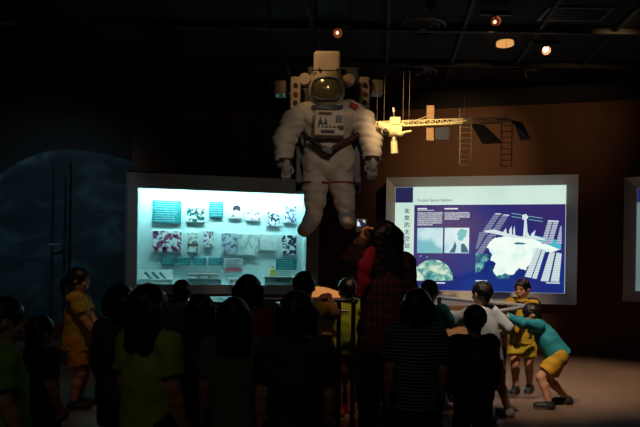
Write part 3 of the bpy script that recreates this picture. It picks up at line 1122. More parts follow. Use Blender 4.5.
def limb(name, pts, rads, m, ribs=0.0, freq=60.0, h=0.009, k=0.03, fold=0.004, seed=0.0, parent=suit):
    pts = [np.array(p) for p in pts]
    mr = max(rads) + 0.05
    lo = np.min(pts, 0) - mr
    hi = np.max(pts, 0) + mr
    f = Field(lo, hi, h)
    for a, b_, ra, rb in zip(pts[:-1], pts[1:], rads[:-1], rads[1:]):
        f.cap(a, b_, ra, rb, k)
    if ribs:
        X, Y, Z = f._xyz((slice(None),) * 3)
        ph_ = Z * freq + 1.2 * np.sin(X * 9 + seed)
        f.F = f.F - (ribs * (np.abs(np.sin(ph_)) - 0.5)).astype(np.float32)
    f.wrinkle(fold, 26.0, seed)
    return f.mesh(name, m, parent)


# arms
armL = limb('arm', [sp(306, 114), sp(294, 124, 0.03), sp(285, 142, 0.06), sp(284.5, 163, 0.14)], [0.12, 0.125, 0.112, 0.082], cloth, 0.012, 42, seed=1)
armR = limb('arm', [sp(350, 112), sp(362, 123, 0.03), sp(371, 141, 0.06), sp(371, 161, 0.14)], [0.12, 0.125, 0.112, 0.082], cloth, 0.012, 42, seed=2)


def suit_glove(cx, cy, s):
    c = sp(cx, cy, 0.18)
    f = Field(np.array(c) - 0.2, np.array(c) + 0.2, 0.006)
    f.cap(c + Vector((0, 0, 0.07)), c + Vector((0, -0.01, -0.01)), 0.052, 0.055, 0.01, ((1, 0, 0), 0.8))
    for q_ in range(4):
        bx = (q_ - 1.5) * 0.024
        a = c + Vector((bx, -0.012, -0.03))
        b_ = a + Vector((s * 0.004, -0.022, -0.052))
        f.cap(a, b_, 0.014, 0.014, 0.004)
        f.cap(b_, b_ + Vector((0, 0.03, -0.03)), 0.014, 0.012, 0.004)
    a = c + Vector((s * 0.045, -0.01, 0.02))
    f.cap(a, a + Vector((s * 0.026, -0.03, -0.035)), 0.017, 0.014, 0.01)
    f.cap(a + Vector((s * 0.026, -0.03, -0.035)), a + Vector((s * 0.018, -0.045, -0.065)), 0.014, 0.012, 0.005)
    return f.mesh('glove', cloth2, suit)


g1 = suit_glove(287, 172, 1)
g2 = suit_glove(371, 170, -1)
for cx, cy in ((285, 163.5), (371, 161.5)):
    c = sp(cx, cy, 0.15)
    MB().cyl(c + Vector((0, 0, -0.025)), c + Vector((0, 0, 0.02)), 0.08, 0.084, 28).build('wrist_ring', strapm, suit, True)

# torso
f = Field((-0.42, -0.4, 0.7), (0.42, 0.4, 1.8), 0.009)
tcp = sp(328.5, 122)
f.cap(sp(313, 118), sp(344, 118), 0.165, 0.165, 0.05)
f.cap(sp(328, 122), sp(328, 146), 0.215, 0.20, 0.06, ((0, 1, 0), 0.85))
f.cap(sp(319, 152), sp(338, 152), 0.155, 0.155, 0.05)
f.wrinkle(0.006, 22, 0.7)
f.mesh('torso', cloth, suit)
f = Field((-0.42, -0.4, 0.4), (0.42, 0.4, 1.4), 0.009)
f.cap(sp(317, 160), sp(340, 160), 0.15, 0.15, 0.05)
f.cap(sp(318, 168), sp(338, 168), 0.145, 0.145, 0.05)
f.wrinkle(0.008, 24, 2.2)
f.mesh('brief', cloth, suit)
legL = limb('leg', [sp(316, 168), sp(315.5, 186), sp(315, 200), sp(313.5, 218)], [0.13, 0.125, 0.105, 0.078], cloth, 0.006, 40, seed=3)
legR = limb('leg', [sp(340, 168), sp(342, 186), sp(344.5, 200), sp(347, 216)], [0.13, 0.12, 0.10, 0.075], cloth, 0.006, 40, seed=5)
for cx, r_, nm in ((315.5, 0.134, 0), (342.2, 0.129, 1)):
    c = sp(cx, 183.8)
    MB().cyl(c + Vector((0, 0, -0.008)), c + Vector((0, 0, 0.012)), r_, r_, 40).build('red_band', redm, suit, True)


def suit_boot(a, b_, c):
    pts = [np.array(p) for p in (a, b_, c)]
    f = Field(np.min(pts, 0) - 0.15, np.max(pts, 0) + 0.15, 0.007)
    f.cap(a, b_, 0.078, 0.075, 0.02)
    f.cap(b_, c, 0.072, 0.068, 0.03)
    f.wrinkle(0.003, 30, 1)
    return f.mesh('boot', cloth2, suit)


bt = suit_boot(sp(312.5, 214), sp(309.5, 224, 0.0), sp(304.5, 230.5, 0.12))
bt2 = suit_boot(sp(347, 212), sp(347, 219, 0.0), sp(347.5, 223.5, 0.13))

# helmet: tall sun-shade hood, round shell, gold visor
hc = sp(326.5, 94, 0.10)
MB().sph(hc, 0.185, (0.97, 0.97, 1.0), 40).build('helmet', hard, suit, True)
f = Field((hc.x - 0.25, hc.y - 0.25, hc.z - 0.05), (hc.x + 0.25, hc.y + 0.3, hc.z + 0.5), 0.008)
X, Yy, Z = f._xyz((slice(None),) * 3)
c = sp(327, 71, 0.02)
qx = np.abs(X - c.x) - 0.098; qy = np.abs(Yy - c.y) - 0.12; qz = np.abs(Z - c.z) - 0.115
d = np.sqrt(np.maximum(qx, 0) ** 2 + np.maximum(qy, 0) ** 2 + np.maximum(qz, 0) ** 2) + np.minimum(np.maximum(qx, np.maximum(qy, qz)), 0) - 0.035
f.F = d.astype(np.float32)
f.mesh('hood', hard, suit)
c = sp(326.5, 82, 0.09)
MB().cyl(c + Vector((0, 0, -0.045)), c + Vector((0, 0, 0.03)), 0.172, 0.165, 40).build('helmet_band', hard, suit, True)
for dx_ in (-0.07, 0.10):
    MB().cyl(c + Vector((dx_, -0.175, 0.045)), c + Vector((dx_, -0.13, 0.045)), 0.012).build('rivet', strapm, suit, True)
MB().bx(c.x - 0.145, c.x + 0.15, c.y - 0.145, c.y - 0.135, c.z + 0.038, c.z + 0.048).build('seam', strapm, suit)
vis = mat('gold_visor', (150, 138, 92), 0.16, 0.55, rgb2=(136, 126, 84), scale=1)
# visor: front cap of a sphere inside a rim
bm_ = MB()
bmesh.ops.create_uvsphere(bm_.bm, u_segments=48, v_segments=32, radius=0.178, matrix=Matrix.Translation(hc + Vector((0, -0.022, -0.005))))
bmesh.ops.delete(bm_.bm, geom=[v for v in bm_.bm.verts if (v.co.y > hc.y - 0.075) or abs(v.co.x - hc.x) > 0.135 or v.co.z > hc.z + 0.075 or v.co.z < hc.z - 0.12], context='VERTS')
bm_.build('visor', vis, suit, True)
rim_pts = []
for k_ in range(41):
    a = 2 * math.pi * k_ / 40
    x_ = 0.14 * (abs(math.cos(a)) ** 0.7) * (1 if math.cos(a) >= 0 else -1)
    z_ = -0.02 + 0.10 * (abs(math.sin(a)) ** 0.8) * (1 if math.sin(a) >= 0 else -1)
    y_ = -math.sqrt(max(0.184 ** 2 - x_ ** 2 - z_ ** 2, 0.001))
    rim_pts.append(hc + Vector((x_, y_ - 0.012, z_)))
MB().tube(rim_pts, 0.014, 8).build('visor_rim', mmu, suit, True)
for s_ in (-1, 1):
    c = hc + Vector((s_ * 0.205, 0.02, 0.105))
    MB().cyl(c, c + Vector((0.012 * s_, -0.07, 0)), 0.062, 0.056, 28).sph(c, 0.062, (1, 0.7, 1)).build('helmet_lamp', hard, suit, True)
MB().cyl(sp(327, 110, 0.06), sp(327, 106.5, 0.07), 0.19, 0.17, 40).build('neck_ring', mmu, suit, True)

# chest pack with its switches and stencil
c = sp(329, 130, 0.24)
cw, chh = 0.29, 0.25
MB().box(c, (cw, 0.12, chh), Matrix.Rotation(R(-6), 3, 'X'), 0.015).build('chest_pack', hard, suit)
fy = c.y - 0.068
MB().bx(c.x - 0.10, c.x + 0.02, fy - 0.006, fy + 0.01, c.z + 0.085, c.z + 0.105).build('chest_label', mat('label_brown', (120, 70, 50), 0.6), suit)
MB().poly([(c.x - 0.11, c.z - 0.01), (c.x - 0.085, c.z + 0.06), (c.x - 0.06, c.z - 0.01)], fy - 0.012, fy + 0.005).build('chest_marking', mat('mark_navy', (52, 56, 84), 0.6), suit)
MB().poly([(c.x - 0.055, c.z - 0.01), (c.x - 0.035, c.z + 0.05), (c.x - 0.02, c.z - 0.01)], fy - 0.012, fy + 0.005).build('chest_marking', mat('mark_navy', (52, 56, 84), 0.6), suit)
MB().bx(c.x - 0.08, c.x + 0.05, fy - 0.016, fy + 0.0, c.z - 0.095, c.z - 0.07).build('chest_marking', strapm, suit)
for q_ in range(6):
    MB().cyl((c.x - 0.10 + q_ * 0.037, fy - 0.016, c.z - 0.035), (c.x - 0.10 + q_ * 0.037, fy + 0.005, c.z - 0.035), 0.009).build('switch', strapm if q_ % 2 else redm, suit, True)
MB().cyl((c.x + 0.115, fy - 0.02, c.z - 0.045), (c.x + 0.115, fy + 0.005, c.z - 0.045), 0.022).build('dial', strapm, suit, True)
MB().bx(c.x + 0.06, c.x + 0.12, fy - 0.014, fy + 0.0, c.z + 0.01, c.z + 0.07).build('gauge', mmu, suit)

# harness straps: dark V over the hips
MB().tube([sp(303, 136, 0.14), sp(308, 142, 0.20), sp(317, 149, 0.25), sp(326, 157, 0.25)], 0.024, 8).build('harness_strap', strapm, suit, True)
MB().tube([sp(357, 137, 0.14), sp(349, 143, 0.20), sp(338, 149, 0.25), sp(328, 157, 0.25)], 0.024, 8).build('harness_strap', mat('strap_brown', (66, 38, 32), 0.6), suit, True)
MB().box(sp(327, 155, 0.27), (0.10, 0.03, 0.055), Matrix.Rotation(R(20), 3, 'Y'), 0.006).build('buckle', mmu, suit)
# shoulder flag patch: red field
pc = sp(353, 109.5, 0.13)
MB().box(pc, (0.085, 0.012, 0.065), Matrix.Rotation(R(28), 3, 'Y') @ Matrix.Rotation(R(-25), 3, 'X'), 0.003).build('flag_patch', mat('flag_red', (150, 44, 36), 0.6), suit)

# manoeuvring backpack
MB().bx(-0.24, 0.30, 0.20, 0.44, 0.85, 1.80, 0.03).build('backpack', mmu, suit)
for s_, px_ in ((-1, 295), (1, 365.5)):
    c = sp(px_, 90)
    MB().box((c.x, 0.24, c.z), (0.105, 0.26, 0.34), None, 0.015).build('tower', hard, suit)
    for q_ in range(3):
        MB().cyl((c.x, 0.095, c.z - 0.1 + q_ * 0.09), (c.x, 0.115, c.z - 0.1 + q_ * 0.09), 0.022, 0.026).build('thruster', strapm if q_ != 1 else redm, suit, True)
    MB().bx(min(c.x, s_ * 0.1), max(c.x, s_ * 0.1), 0.28, 0.36, c.z - 0.1, c.z + 0.1).build('tower_bracket', mmu, suit)
    c2 = sp(279 if s_ < 0 else 379, 82 if s_ < 0 else 81)
    MB().box((c2.x, 0.26, c2.z), (0.12, 0.2, 0.13), None, 0.012).build('thruster_box', hard, suit)
    MB().cyl((c2.x - 0.065, 0.14, c2.z + 0.02), (c2.x - 0.095, 0.14, c2.z + 0.02), 0.03, 0.085 if s_ < 0 else 0.04).build('nozzle', strapm, suit, True)
    MB().tube([(c2.x, 0.3, c2.z), (c.x, 0.3, c.z)], 0.02).build('bracket_bar', mmu, suit, True)
    # arm rest reaching down and forward beside the thigh
    a = sp(300 if s_ < 0 else 357.5, 140)
    MB().bx(a.x - 0.04, a.x + 0.04, 0.06, 0.30, a.z - 0.50, a.z + 0.08, 0.01).build('arm_rest', mmu, suit)
    MB().bx(a.x - 0.035, a.x + 0.035, -0.16, 0.10, a.z - 0.45, a.z - 0.38, 0.01).build('arm_rest', mmu, suit)
# suspension
for x_ in (-0.16, 0.20):
    MB().cyl((x_, 0.30, 1.79), (x_, 0.30, 2.5), 0.006, 0.008, 8).build('hanging_cable', strapm, suit)
MB().tube([(-0.43, 0.26, 1.72), (-0.5, 0.28, 1.95), (-0.62, 0.30, 2.1), (-0.66, 0.3, 2.5)], 0.014).build('hanging_cable', mmu, suit, True)

# ================================================================ MODEL SPACE STATION
IY = 6.0


def ip(px, py, dy=0.0):
    q = W(px, py, IY)
    return Vector((q.x - IO.x, -dy, q.z - IO.z))


IO = W(398, 128, IY)
st = empty('model_space_station', IO)
tag(st, 'cream scale model space station with long truss and ladder-like solar arrays hung on wires', 'model')
cream = mat('model_cream', (232, 222, 176), 0.45, rgb2=(206, 190, 140), scale=30)
tinm = mat('model_tin', (170, 160, 140), 0.35, 0.5)
darkp = mat('model_solar_dark', (34, 38, 54), 0.35, 0.3, rgb2=(24, 26, 36))
MB().cyl(ip(389, 131), ip(401, 131), 0.055, 0.055, 28).build('module', cream, st, True)
MB().cyl(ip(378, 125, 0.02), ip(390, 129, 0.02), 0.032, 0.042, 24).build('module', cream, st, True)
MB().sph(ip(384, 133, 0.06), 0.034).build('node', cream, st, True)
MB().cyl(ip(384, 133, 0.13), ip(384, 133, 0.09), 0.018, 0.026).build('docking_port', strapm, st, True)
MB().cyl(ip(394, 141.5), ip(394.6, 153.5), 0.032, 0.036, 24).build('module', cream, st, True)
MB().cyl(ip(394, 137), ip(394, 142), 0.018, 0.03, 20).build('docking_collar', tinm, st, True)
MB().box(ip(395, 121.5), (0.10, 0.08, 0.075), None, 0.008).build('module_box', cream, st)
MB().box(ip(396, 125), (0.16, 0.06, 0.03), None, 0.005).build('module_box', cream, st)
MB().cyl(ip(400, 133.5, 0.02), ip(411, 131.5, 0.02), 0.012, 0.012).build('boom', cream, st, True)
MB().cyl(ip(394, 118), ip(393.5, 108), 0.007, 0.004, 8).build('antenna', tinm, st)
MB().cyl(ip(393.8, 112), ip(393.3, 107.5), 0.012, 0.009, 8).build('antenna', cream, st)
MB().sph(ip(400, 135, 0.05), 0.03, (1.2, 1, 0.8)).build('node', cream, st, True)


def truss(name, a, b_, w, n, m, r=0.0035):
    a, b_ = Vector(a), Vector(b_)
    d = (b_ - a)
    t = MB()
    offs = [Vector((0, -w / 2, -w / 2)), Vector((0, w / 2, -w / 2)), Vector((0, w / 2, w / 2)), Vector((0, -w / 2, w / 2))]
    for o_ in offs:
        t.cyl(a + o_, b_ + o_, r, r, 6)
    for i in range(n + 1):
        p_ = a + d * (i / n)
        for j in range(4):
            t.cyl(p_ + offs[j], p_ + offs[(j + 1) % 4], r * 0.8, r * 0.8, 5)
            if i < n:
                t.cyl(p_ + offs[j], a + d * ((i + 1) / n) + offs[(j + 1) % 4], r * 0.7, r * 0.7, 5)
    return t.build(name, m, st)


truss('main_truss', ip(376, 124.5), ip(462, 121.5), 0.045, 16, cream, 0.0045)
truss('outer_truss', ip(462, 121.5, -0.02), ip(511, 118.5, -0.06), 0.05, 9, tinm, 0.003)
MB().tube([ip(403, 126.5, 0.03), ip(440, 125, 0.03), ip(463, 121.5, 0.01), ip(466, 120.6)], 0.009).build('boom', cream, st, True)
MB().cyl(ip(498, 119.3, -0.02), ip(507, 118.6, -0.02), 0.010, 0.010, 12).build('boom', cream, st, True)
MB().cyl(ip(411, 122), ip(431, 115), 0.006, 0.006, 8).build('boom', tinm, st)
# tall cream radiator standing across the truss, blue one beside it
MB().box(ip(430.2, 123), (0.072, 0.01, 0.34), None, 0.003).build('radiator_panel', mat('radiator_tan', (150, 118, 82), 0.6), st)
MB().box(ip(442.5, 133.5), (0.135, 0.01, 0.125), None, 0.003).build('radiator_panel', mat('radiator_blue', (32, 42, 58), 0.6), st)


def wing(pts, dys):
    q = [ip(p[0], p[1], dd) for p, dd in zip(pts, dys)]
    m_ = MB()
    f1 = [m_.bm.verts.new(v) for v in q]
    f2 = [m_.bm.verts.new(v + Vector((0, 0.004, 0.008))) for v in q]
    m_.bm.faces.new(f1); m_.bm.faces.new(f2[::-1])
    n = len(q)
    for i in range(n):
        m_.bm.faces.new((f1[i], f2[i], f2[(i + 1) % n], f1[(i + 1) % n]))
    return m_.build('solar_wing', darkp, st)


wing([(433, 117), (446, 111.5), (458, 116), (456, 121.5), (434, 122)], [0, -.3, -.3, 0, 0])
wing([(470, 123), (488, 124), (515, 135), (492, 137)], [0, -.1, -.4, -.35])
wing([(512, 119), (526, 121), (545, 131), (534, 133), (516, 123)], [-.05, -.1, -.4, -.4, -.05])


def ladder_array(px0, px1, pt, pb, n, m_):
    a, b_ = ip(px0, pt), ip(px1, pb)
    t = MB()
    for x_ in (a.x, b_.x):
        t.cyl((x_, 0, a.z), (x_, 0, b_.z), 0.0045, 0.0045, 6)
    for i in range(n + 1):
        z_ = a.z + (b_.z - a.z) * i / n
        t.cyl((a.x, 0, z_), (b_.x, 0, z_), 0.004, 0.004, 6)
    return t.build('ladder_array', m_, st)


ladder_array(460.3, 470.8, 122, 165, 8, tinm)
ladder_array(501.5, 511.5, 120, 166, 8, mat('model_tin_dim', (110, 104, 94), 0.4, 0.4))
ladder_array(459.8, 470.3, 108, 121, 2, mat('model_tin_dim', (110, 104, 94), 0.4, 0.4))
for px_ in (377, 384, 403, 409, 464, 505):
    a = ip(px_, 121)
    MB().cyl((a.x, 0, a.z), (a.x, 0, 4.0 - IO.z), 0.0016, 0.0016, 5).build('hanging_wire', tinm, st)

# ================================================================ CENTRAL CONSOLE AND HANDRAILS
console = empty('exhibit_console', (0.15, 6.15, 0))
tag(console, 'long low exhibit console with tan top and grey-blue base behind the children', 'console')


def oval(hx, hy, n=40, p=4.0):
    out = []
    for k_ in range(n):
        a = 2 * math.pi * k_ / n
        c_, s_ = math.cos(a), math.sin(a)
        out.append((hx * abs(c_) ** (2 / p) * (1 if c_ >= 0 else -1), hy * abs(s_) ** (2 / p) * (1 if s_ >= 0 else -1)))
    return out


tan = mat('console_tan', (190, 150, 108), 0.5, rgb2=(160, 122, 84), scale=4)
MB().slab(oval(1.33, 0.48), 0.0, 0.42).build('plinth', mat('console_navy', (42, 56, 108), 0.6), console)
MB().slab(oval(1.36, 0.50), 0.42, 0.62).build('base_body', mat('console_grey', (104, 108, 122), 0.6), console)
MB().slab(oval(1.38, 0.52), 0.62, 0.86).build('apron', tan, console)
MB().slab(oval(1.44, 0.57), 0.86, 0.90).build('countertop', mat('console_top', (134, 92, 66), 0.4, rgb2=(112, 74, 52)), console)
# curved raised board on the console
bd = empty('reading_board', (0.04, 6.0, 0.90))
tag(bd, 'tan reading board with a rounded shoulder lit amber on the console', 'sign')
pts = [(-0.16, 0.0), (0.235, 0.0), (0.235, 0.03), (0.20, 0.065), (0.14, 0.10), (0.06, 0.13), (-0.03, 0.148), (-0.16, 0.155)]
o = MB().poly(pts, -0.015, 0.015).build('panel', tan, bd); o.rotation_euler = (R(-25), 0, 0)
o = MB().poly([(-0.10, 0.10), (-0.085, 0.10), (-0.085, 0.115), (-0.10, 0.115)], -0.018, -0.014).build('screw_cover', strapm, bd); o.rotation_euler = (R(-25), 0, 0)
for (px_, w_, lab) in ((269, 0.14, 'white sheet lying on the console between two dark heads'),):
    q = W(px_, 306, 5.8)
    o = MB().box((0, 0, 0.012), (w_, 0.2, 0.022), None, 0.004).build('paper_stack', mat('paper_white', (215, 210, 200), 0.7), None, loc=(q.x, 5.75, 0.901))
    tag(o, lab, 'paper')
lb = empty('lit_button_box', (W(223, 306, 5.6).x, 5.575, 0.745))
tag(lb, 'small control box with glowing white window on the console front between two children', 'control box')
MB().bx(-0.06, 0.06, -0.05, 0.05, 0, 0.12, 0.006).build('box_body', mmu, lb)
MB().box((0.0, -0.052, 0.05), (0.05, 0.006, 0.07), Matrix.Rotation(R(10), 3, 'Y')).build('window', glow('button_white', (235, 240, 240), 1.0), lb)
MB().cyl((0.03, -0.056, 0.10), (0.03, -0.05, 0.10), 0.012).build('button', glow('button_white', (235, 240, 240), 1.0), lb, True)

chrome = mat('rail_steel', (196, 190, 184), 0.25, 0.85)
rail = empty('handrail', (0, 4.75, 0))
tag(rail, 'steel handrail with two dark uprights in front of the child in a yellow vest', 'handrail')
r0 = W(312, 298, 4.75); r1 = W(355, 300, 4.75)
zr = 0.985
MB().tube([(-0.62, 0, zr), (r0.x, 0, zr), (r1.x - 0.03, 0, zr), (r1.x - 0.005, 0, zr - 0.008), (r1.x, 0, zr - 0.03)], 0.018, 12).build('top_rail', chrome, rail, True)
MB().sph((r1.x - 0.005, 0, zr - 0.005), 0.03).build('rail_knob', chrome, rail, True)
for px_ in (338.5, 353.0):
    x_ = W(px_, 340, 4.75).x
    MB().cyl((x_, 0, 0.012), (x_, 0, zr), 0.017, 0.017, 16).cyl((x_, 0, 0), (x_, 0, 0.014), 0.05, 0.05, 20).build('upright', mat('rail_dark', (66, 58, 54), 0.4, 0.7), rail, True)
MB().cyl((-0.6, 0, 0.012), (-0.6, 0, zr), 0.017, 0.017, 16).cyl((-0.6, 0, 0), (-0.6, 0, 0.014), 0.05, 0.05, 20).build('upright', mat('rail_dark', (66, 58, 54), 0.4, 0.7), rail, True)
MB().tube([(W(328, 310, 4.75).x, 0.02, 0.90), (W(348, 310, 4.75).x, 0.02, 0.90)], 0.012).build('lower_rail', chrome, rail, True)

rail2 = empty('handrail', (0, 5.75, 0))
tag(rail2, 'pale double-tube handrail gripped by the children at the console end', 'handrail')
a0 = W(436, 297, 5.45); a1 = W(505, 304, 5.75); a2 = W(530, 306, 5.85)
b0 = W(436, 313, 5.3); b1 = W(495, 311.5, 5.5); b2 = W(522, 307.5, 5.8)
L = Vector((0, 5.75, 0))
white_tube = mat('rail_white', (200, 204, 214), 0.3, 0.3)
MB().tube([a0 - L, a1 - L, a2 - L], 0.016, 12).build('top_rail', white_tube, rail2, True)
MB().tube([b0 - L, b1 - L, b2 - L, a2 - L], 0.016, 12).build('lower_rail', white_tube, rail2, True)
for q in (a1, a0 + Vector((0.03, 0, 0))):
    MB().cyl((q.x, q.y - 5.75, 0), (q.x, q.y - 5.75, q.z), 0.018, 0.018, 14).build('upright', mat('rail_dark', (66, 58, 54), 0.4, 0.7), rail2, True)

# ================================================================ PEOPLE
def V3(v):
    return np.array(v, dtype=float)


def unit(v):
    v = V3(v)
    return v / (np.linalg.norm(v) + 1e-9)


def ik(s, t, l1, l2, hint):
    """elbow or knee between s and t, bending towards hint; returns the joint and the reached end"""
    s, t = V3(s), V3(t)
    d = t - s
    L = np.linalg.norm(d)
    Lc = min(L, (l1 + l2) * 0.992)
    u = d / (L + 1e-9)
    t = s + u * Lc
    a = (l1 * l1 - l2 * l2 + Lc * Lc) / (2 * Lc)
    hgt = math.sqrt(max(l1 * l1 - a * a, 0))
    p = V3(hint) - u * np.dot(V3(hint), u)
    p = unit(p)
    return s + u * a + p * hgt, t


SKIN = mat('skin', (205, 150, 118), 0.55, rgb2=(190, 134, 104), scale=12)
HAIR = mat('black_hair', (22, 17, 15), 0.42, rgb2=(12, 10, 9), scale=30, bump=0.5, bscale=90, stretch=(1, 1, 0.12))
EYEM = mat('dark_eye', (20, 14, 12), 0.2)
BROW = mat('eyebrow', (30, 22, 18), 0.7)
LIP = mat('lip', (170, 92, 84), 0.5)


def person(label, px, Y, H, rz, shirt, bottom, shoe, base=None, hair='short', adult=False, lean=0.0, twist=0.0, side=0.0,
           hands=(None, None), palms=(None, None), curl=0.5, feet=(None, None), pelvis=None, head=(0, 0), sleeve='short',
           bottoms='shorts', h=0.008, extra=None, shirt_long=0.0, group=None, walk=0.0, cat='person', tuck=0.02):
    if base is None:
        base = W(px, 300, Y)
    rz = R(rz)
    bx_, by_ = base[0], base[1]
    cr_, sr_ = math.cos(rz), math.sin(rz)

    def loc(p):
        dx_, dy_ = p[0] - bx_, p[1] - by_
        return V3((dx_ * cr_ + dy_ * sr_, -dx_ * sr_ + dy_ * cr_, p[2]))

    hh = (0.138 if adult else 0.172) * H
    P = V3((0, 0, (0.515 if adult else 0.485) * H))
    if pelvis is not None:
        P = loc(pelvis)
    ln, sd, tw = R(lean), R(side), R(twist)
    U = unit((math.sin(sd), math.sin(ln) * math.cos(sd), math.cos(ln) * math.cos(sd)))
    Xp = V3((1, 0, 0))
    Fv = unit(np.cross(U, Xp))
    Xs = unit(Xp * math.cos(tw) + Fv * math.sin(tw))       # shoulder line
    Xs = unit(Xs - U * np.dot(Xs, U))
    Fs = unit(np.cross(U, Xs))
    nb = P + U * 0.325 * H
    hip = [P + Xp * s_ * 0.052 * H - V3((0, 0, 0.01 * H)) for s_ in (-1, 1)]
    sw = (0.096 if adult else 0.096) * H
    sh = [P + U * 0.30 * H + Xs * s_ * sw for s_ in (-1, 1)]
    # head frame
    ya, pi_ = R(head[0]), R(head[1])
    Fh = V3((-math.sin(ya) * math.cos(pi_), math.cos(ya) * math.cos(pi_), -math.sin(pi_)))
    Xh = V3((math.cos(ya), math.sin(ya), 0))
    Uh = unit(np.cross(Xh, Fh))
    un = unit(0.5 * U + 0.5 * V3((0, 0, 1)))
    nt_ = nb + un * 0.035 * H
    total_top = H - ((0.515 if adult else 0.485) + 0.325) * H
    hc_ = nb + un * tuck * H + Uh * (total_top - 0.5 * hh - 0.02 * H)
    # legs
    l1, l2 = (0.235 * H, 0.225 * H) if adult else (0.222 * H, 0.215 * H)
    knee, ank = [], []
    for i, s_ in enumerate((-1, 1)):
        if feet[i] is not None:
            t_ = loc(feet[i])
            t_[2] += 0.045 * H
        else:
            t_ = V3((s_ * 0.062 * H, s_ * walk * H, 0.045 * H))
        k_, a_ = ik(hip[i], t_, l1, l2, (s_ * 0.12, 1, 0))
        a_[2] = t_[2]
        knee.append(k_); ank.append(a_)
    # arms
    a1, a2 = 0.160 * H, 0.140 * H
    elb, wri, hd, hn = [], [], [], []
    for i, s_ in enumerate((-1, 1)):
        if hands[i] is not None:
            t_ = loc(hands[i])
            e_, w_ = ik(sh[i], t_, a1, a2, (s_ * 0.7, -0.4, -0.8))
            d_ = unit(unit(w_ - e_) + V3((0, 0, 0.0)))
            n_ = V3(palms[i]) if palms[i] is not None else V3((0, 0, -1))
        else:
            t_ = sh[i] + V3((s_ * 0.030 * H, 0.045 * H, -0.290 * H))
            e_, w_ = ik(sh[i], t_, a1, a2, (s_ * 0.3, -1, 0))
            d_ = unit(w_ - e_)
            n_ = V3((-s_, 0.15, 0))
        n_ = unit(n_ - d_ * np.dot(n_, d_))
        elb.append(e_); wri.append(w_); hd.append(d_); hn.append(n_)

    allp = np.array([P, nb, hc_, *hip, *sh, *knee, *ank, *elb, *wri] + [w_ + d_ * 0.11 * H for w_, d_ in zip(wri, hd)])
    lo, hi = allp.min(0) - 0.12 * H, allp.max(0) + 0.12 * H
    lo[2] = -0.02; hi[2] = max(hi[2], hc_[2] + hh * 0.62)
    f = Field(lo, hi, h)
    fat = 0.92 if adult else 1.0
    FX = (tuple(Fs), 0.72)
    f.cap(hip[0] + V3((0, 0, 0.02 * H)), hip[1] + V3((0, 0, 0.02 * H)), 0.066 * H, None, 0.03 * H)
    f.cap(P + U * 0.04 * H, P + U * 0.20 * H, 0.080 * H, 0.092 * H, 0.04 * H, FX)
    f.cap(P + U * 0.18 * H, P + U * 0.255 * H, 0.092 * H, 0.080 * H, 0.04 * H, FX)
    f.cap(sh[0] - U * 0.008 * H, sh[1] - U * 0.008 * H, 0.036 * H, None, 0.035 * H)
    f.cap(nb - un * 0.02 * H, nb + un * 0.075 * H, 0.036 * H * fat, 0.031 * H, 0.022 * H)
    for i, s_ in enumerate((-1, 1)):
        f.cap(hip[i], knee[i], 0.060 * H, 0.037 * H, 0.025 * H)
        mid = knee[i] * 0.68 + ank[i] * 0.32 - V3((0, 0.006 * H, 0))
        f.cap(knee[i], mid, 0.036 * H, 0.036 * H, 0.015 * H)
        f.cap(mid, ank[i], 0.035 * H, 0.022 * H, 0.015 * H)
        f.cap(ank[i], ank[i] + V3((0, 0.06 * H, -0.022 * H)), 0.024 * H, 0.018 * H, 0.01 * H)
        f.cap(sh[i], elb[i], 0.036 * H, 0.027 * H, 0.02 * H)
        f.cap(elb[i], elb[i] * 0.6 + wri[i] * 0.4, 0.0275 * H, 0.027 * H, 0.01 * H)
        f.cap(elb[i] * 0.6 + wri[i] * 0.4, wri[i], 0.027 * H, 0.0185 * H, 0.01 * H)
        # hand
        L_ = 0.108 * H
        d_, n_, w_ = hd[i], hn[i], wri[i]
        t_ = np.cross(d_, n_) if s_ > 0 else np.cross(n_, d_)
        rf = max(0.070 * L_, 1.15 * h)
        f.cap(w_ + d_ * 0.08 * L_, w_ + d_ * 0.40 * L_, 0.17 * L_, 0.235 * L_, 0.012, (tuple(n_), 0.5))
        gap = max(0.125 * L_, 2.25 * h)
        for q_, ln_ in enumerate((0.40, 0.46, 0.43, 0.33)):
            b0_ = w_ + d_ * (0.50 - 0.02 * abs(q_ - 1.3)) * L_ + t_ * (1.5 - q_) * gap
            ang = 0.25 * curl
            p_ = b0_
            for seg_ in range(3):
                ang += curl * 0.75
                dd = d_ * math.cos(ang) + n_ * math.sin(ang)
                e_ = p_ + dd * ln_ * L_ * (0.42, 0.33, 0.25)[seg_]
                f.cap(p_, e_, rf, rf * 0.92, 0.003)
                p_ = e_
        b0_ = w_ + d_ * 0.12 * L_ + t_ * 0.16 * L_
        b1_ = b0_ + unit(d_ * 0.75 + t_ * 0.65 + n_ * 0.15) * 0.30 * L_
        b2_ = b1_ + unit(d_ * 0.8 + n_ * (0.2 + 0.7 * curl)) * 0.24 * L_
        f.cap(b0_, b1_, rf * 1.35, rf * 1.1, 0.01)
        f.cap(b1_, b2_, rf * 1.1, rf, 0.003)
    # head with face
    Mh = (tuple(Xh), tuple(Fh), tuple(Uh))
    f.ell(hc_ + Uh * 0.09 * hh - Fh * 0.03 * hh, (0.345 * hh, 0.42 * hh, 0.41 * hh), Mh, 0.02)
    f.ell(hc_ - Uh * 0.20 * hh + Fh * 0.07 * hh, (0.265 * hh, 0.30 * hh, 0.295 * hh), Mh, 0.10 * hh)
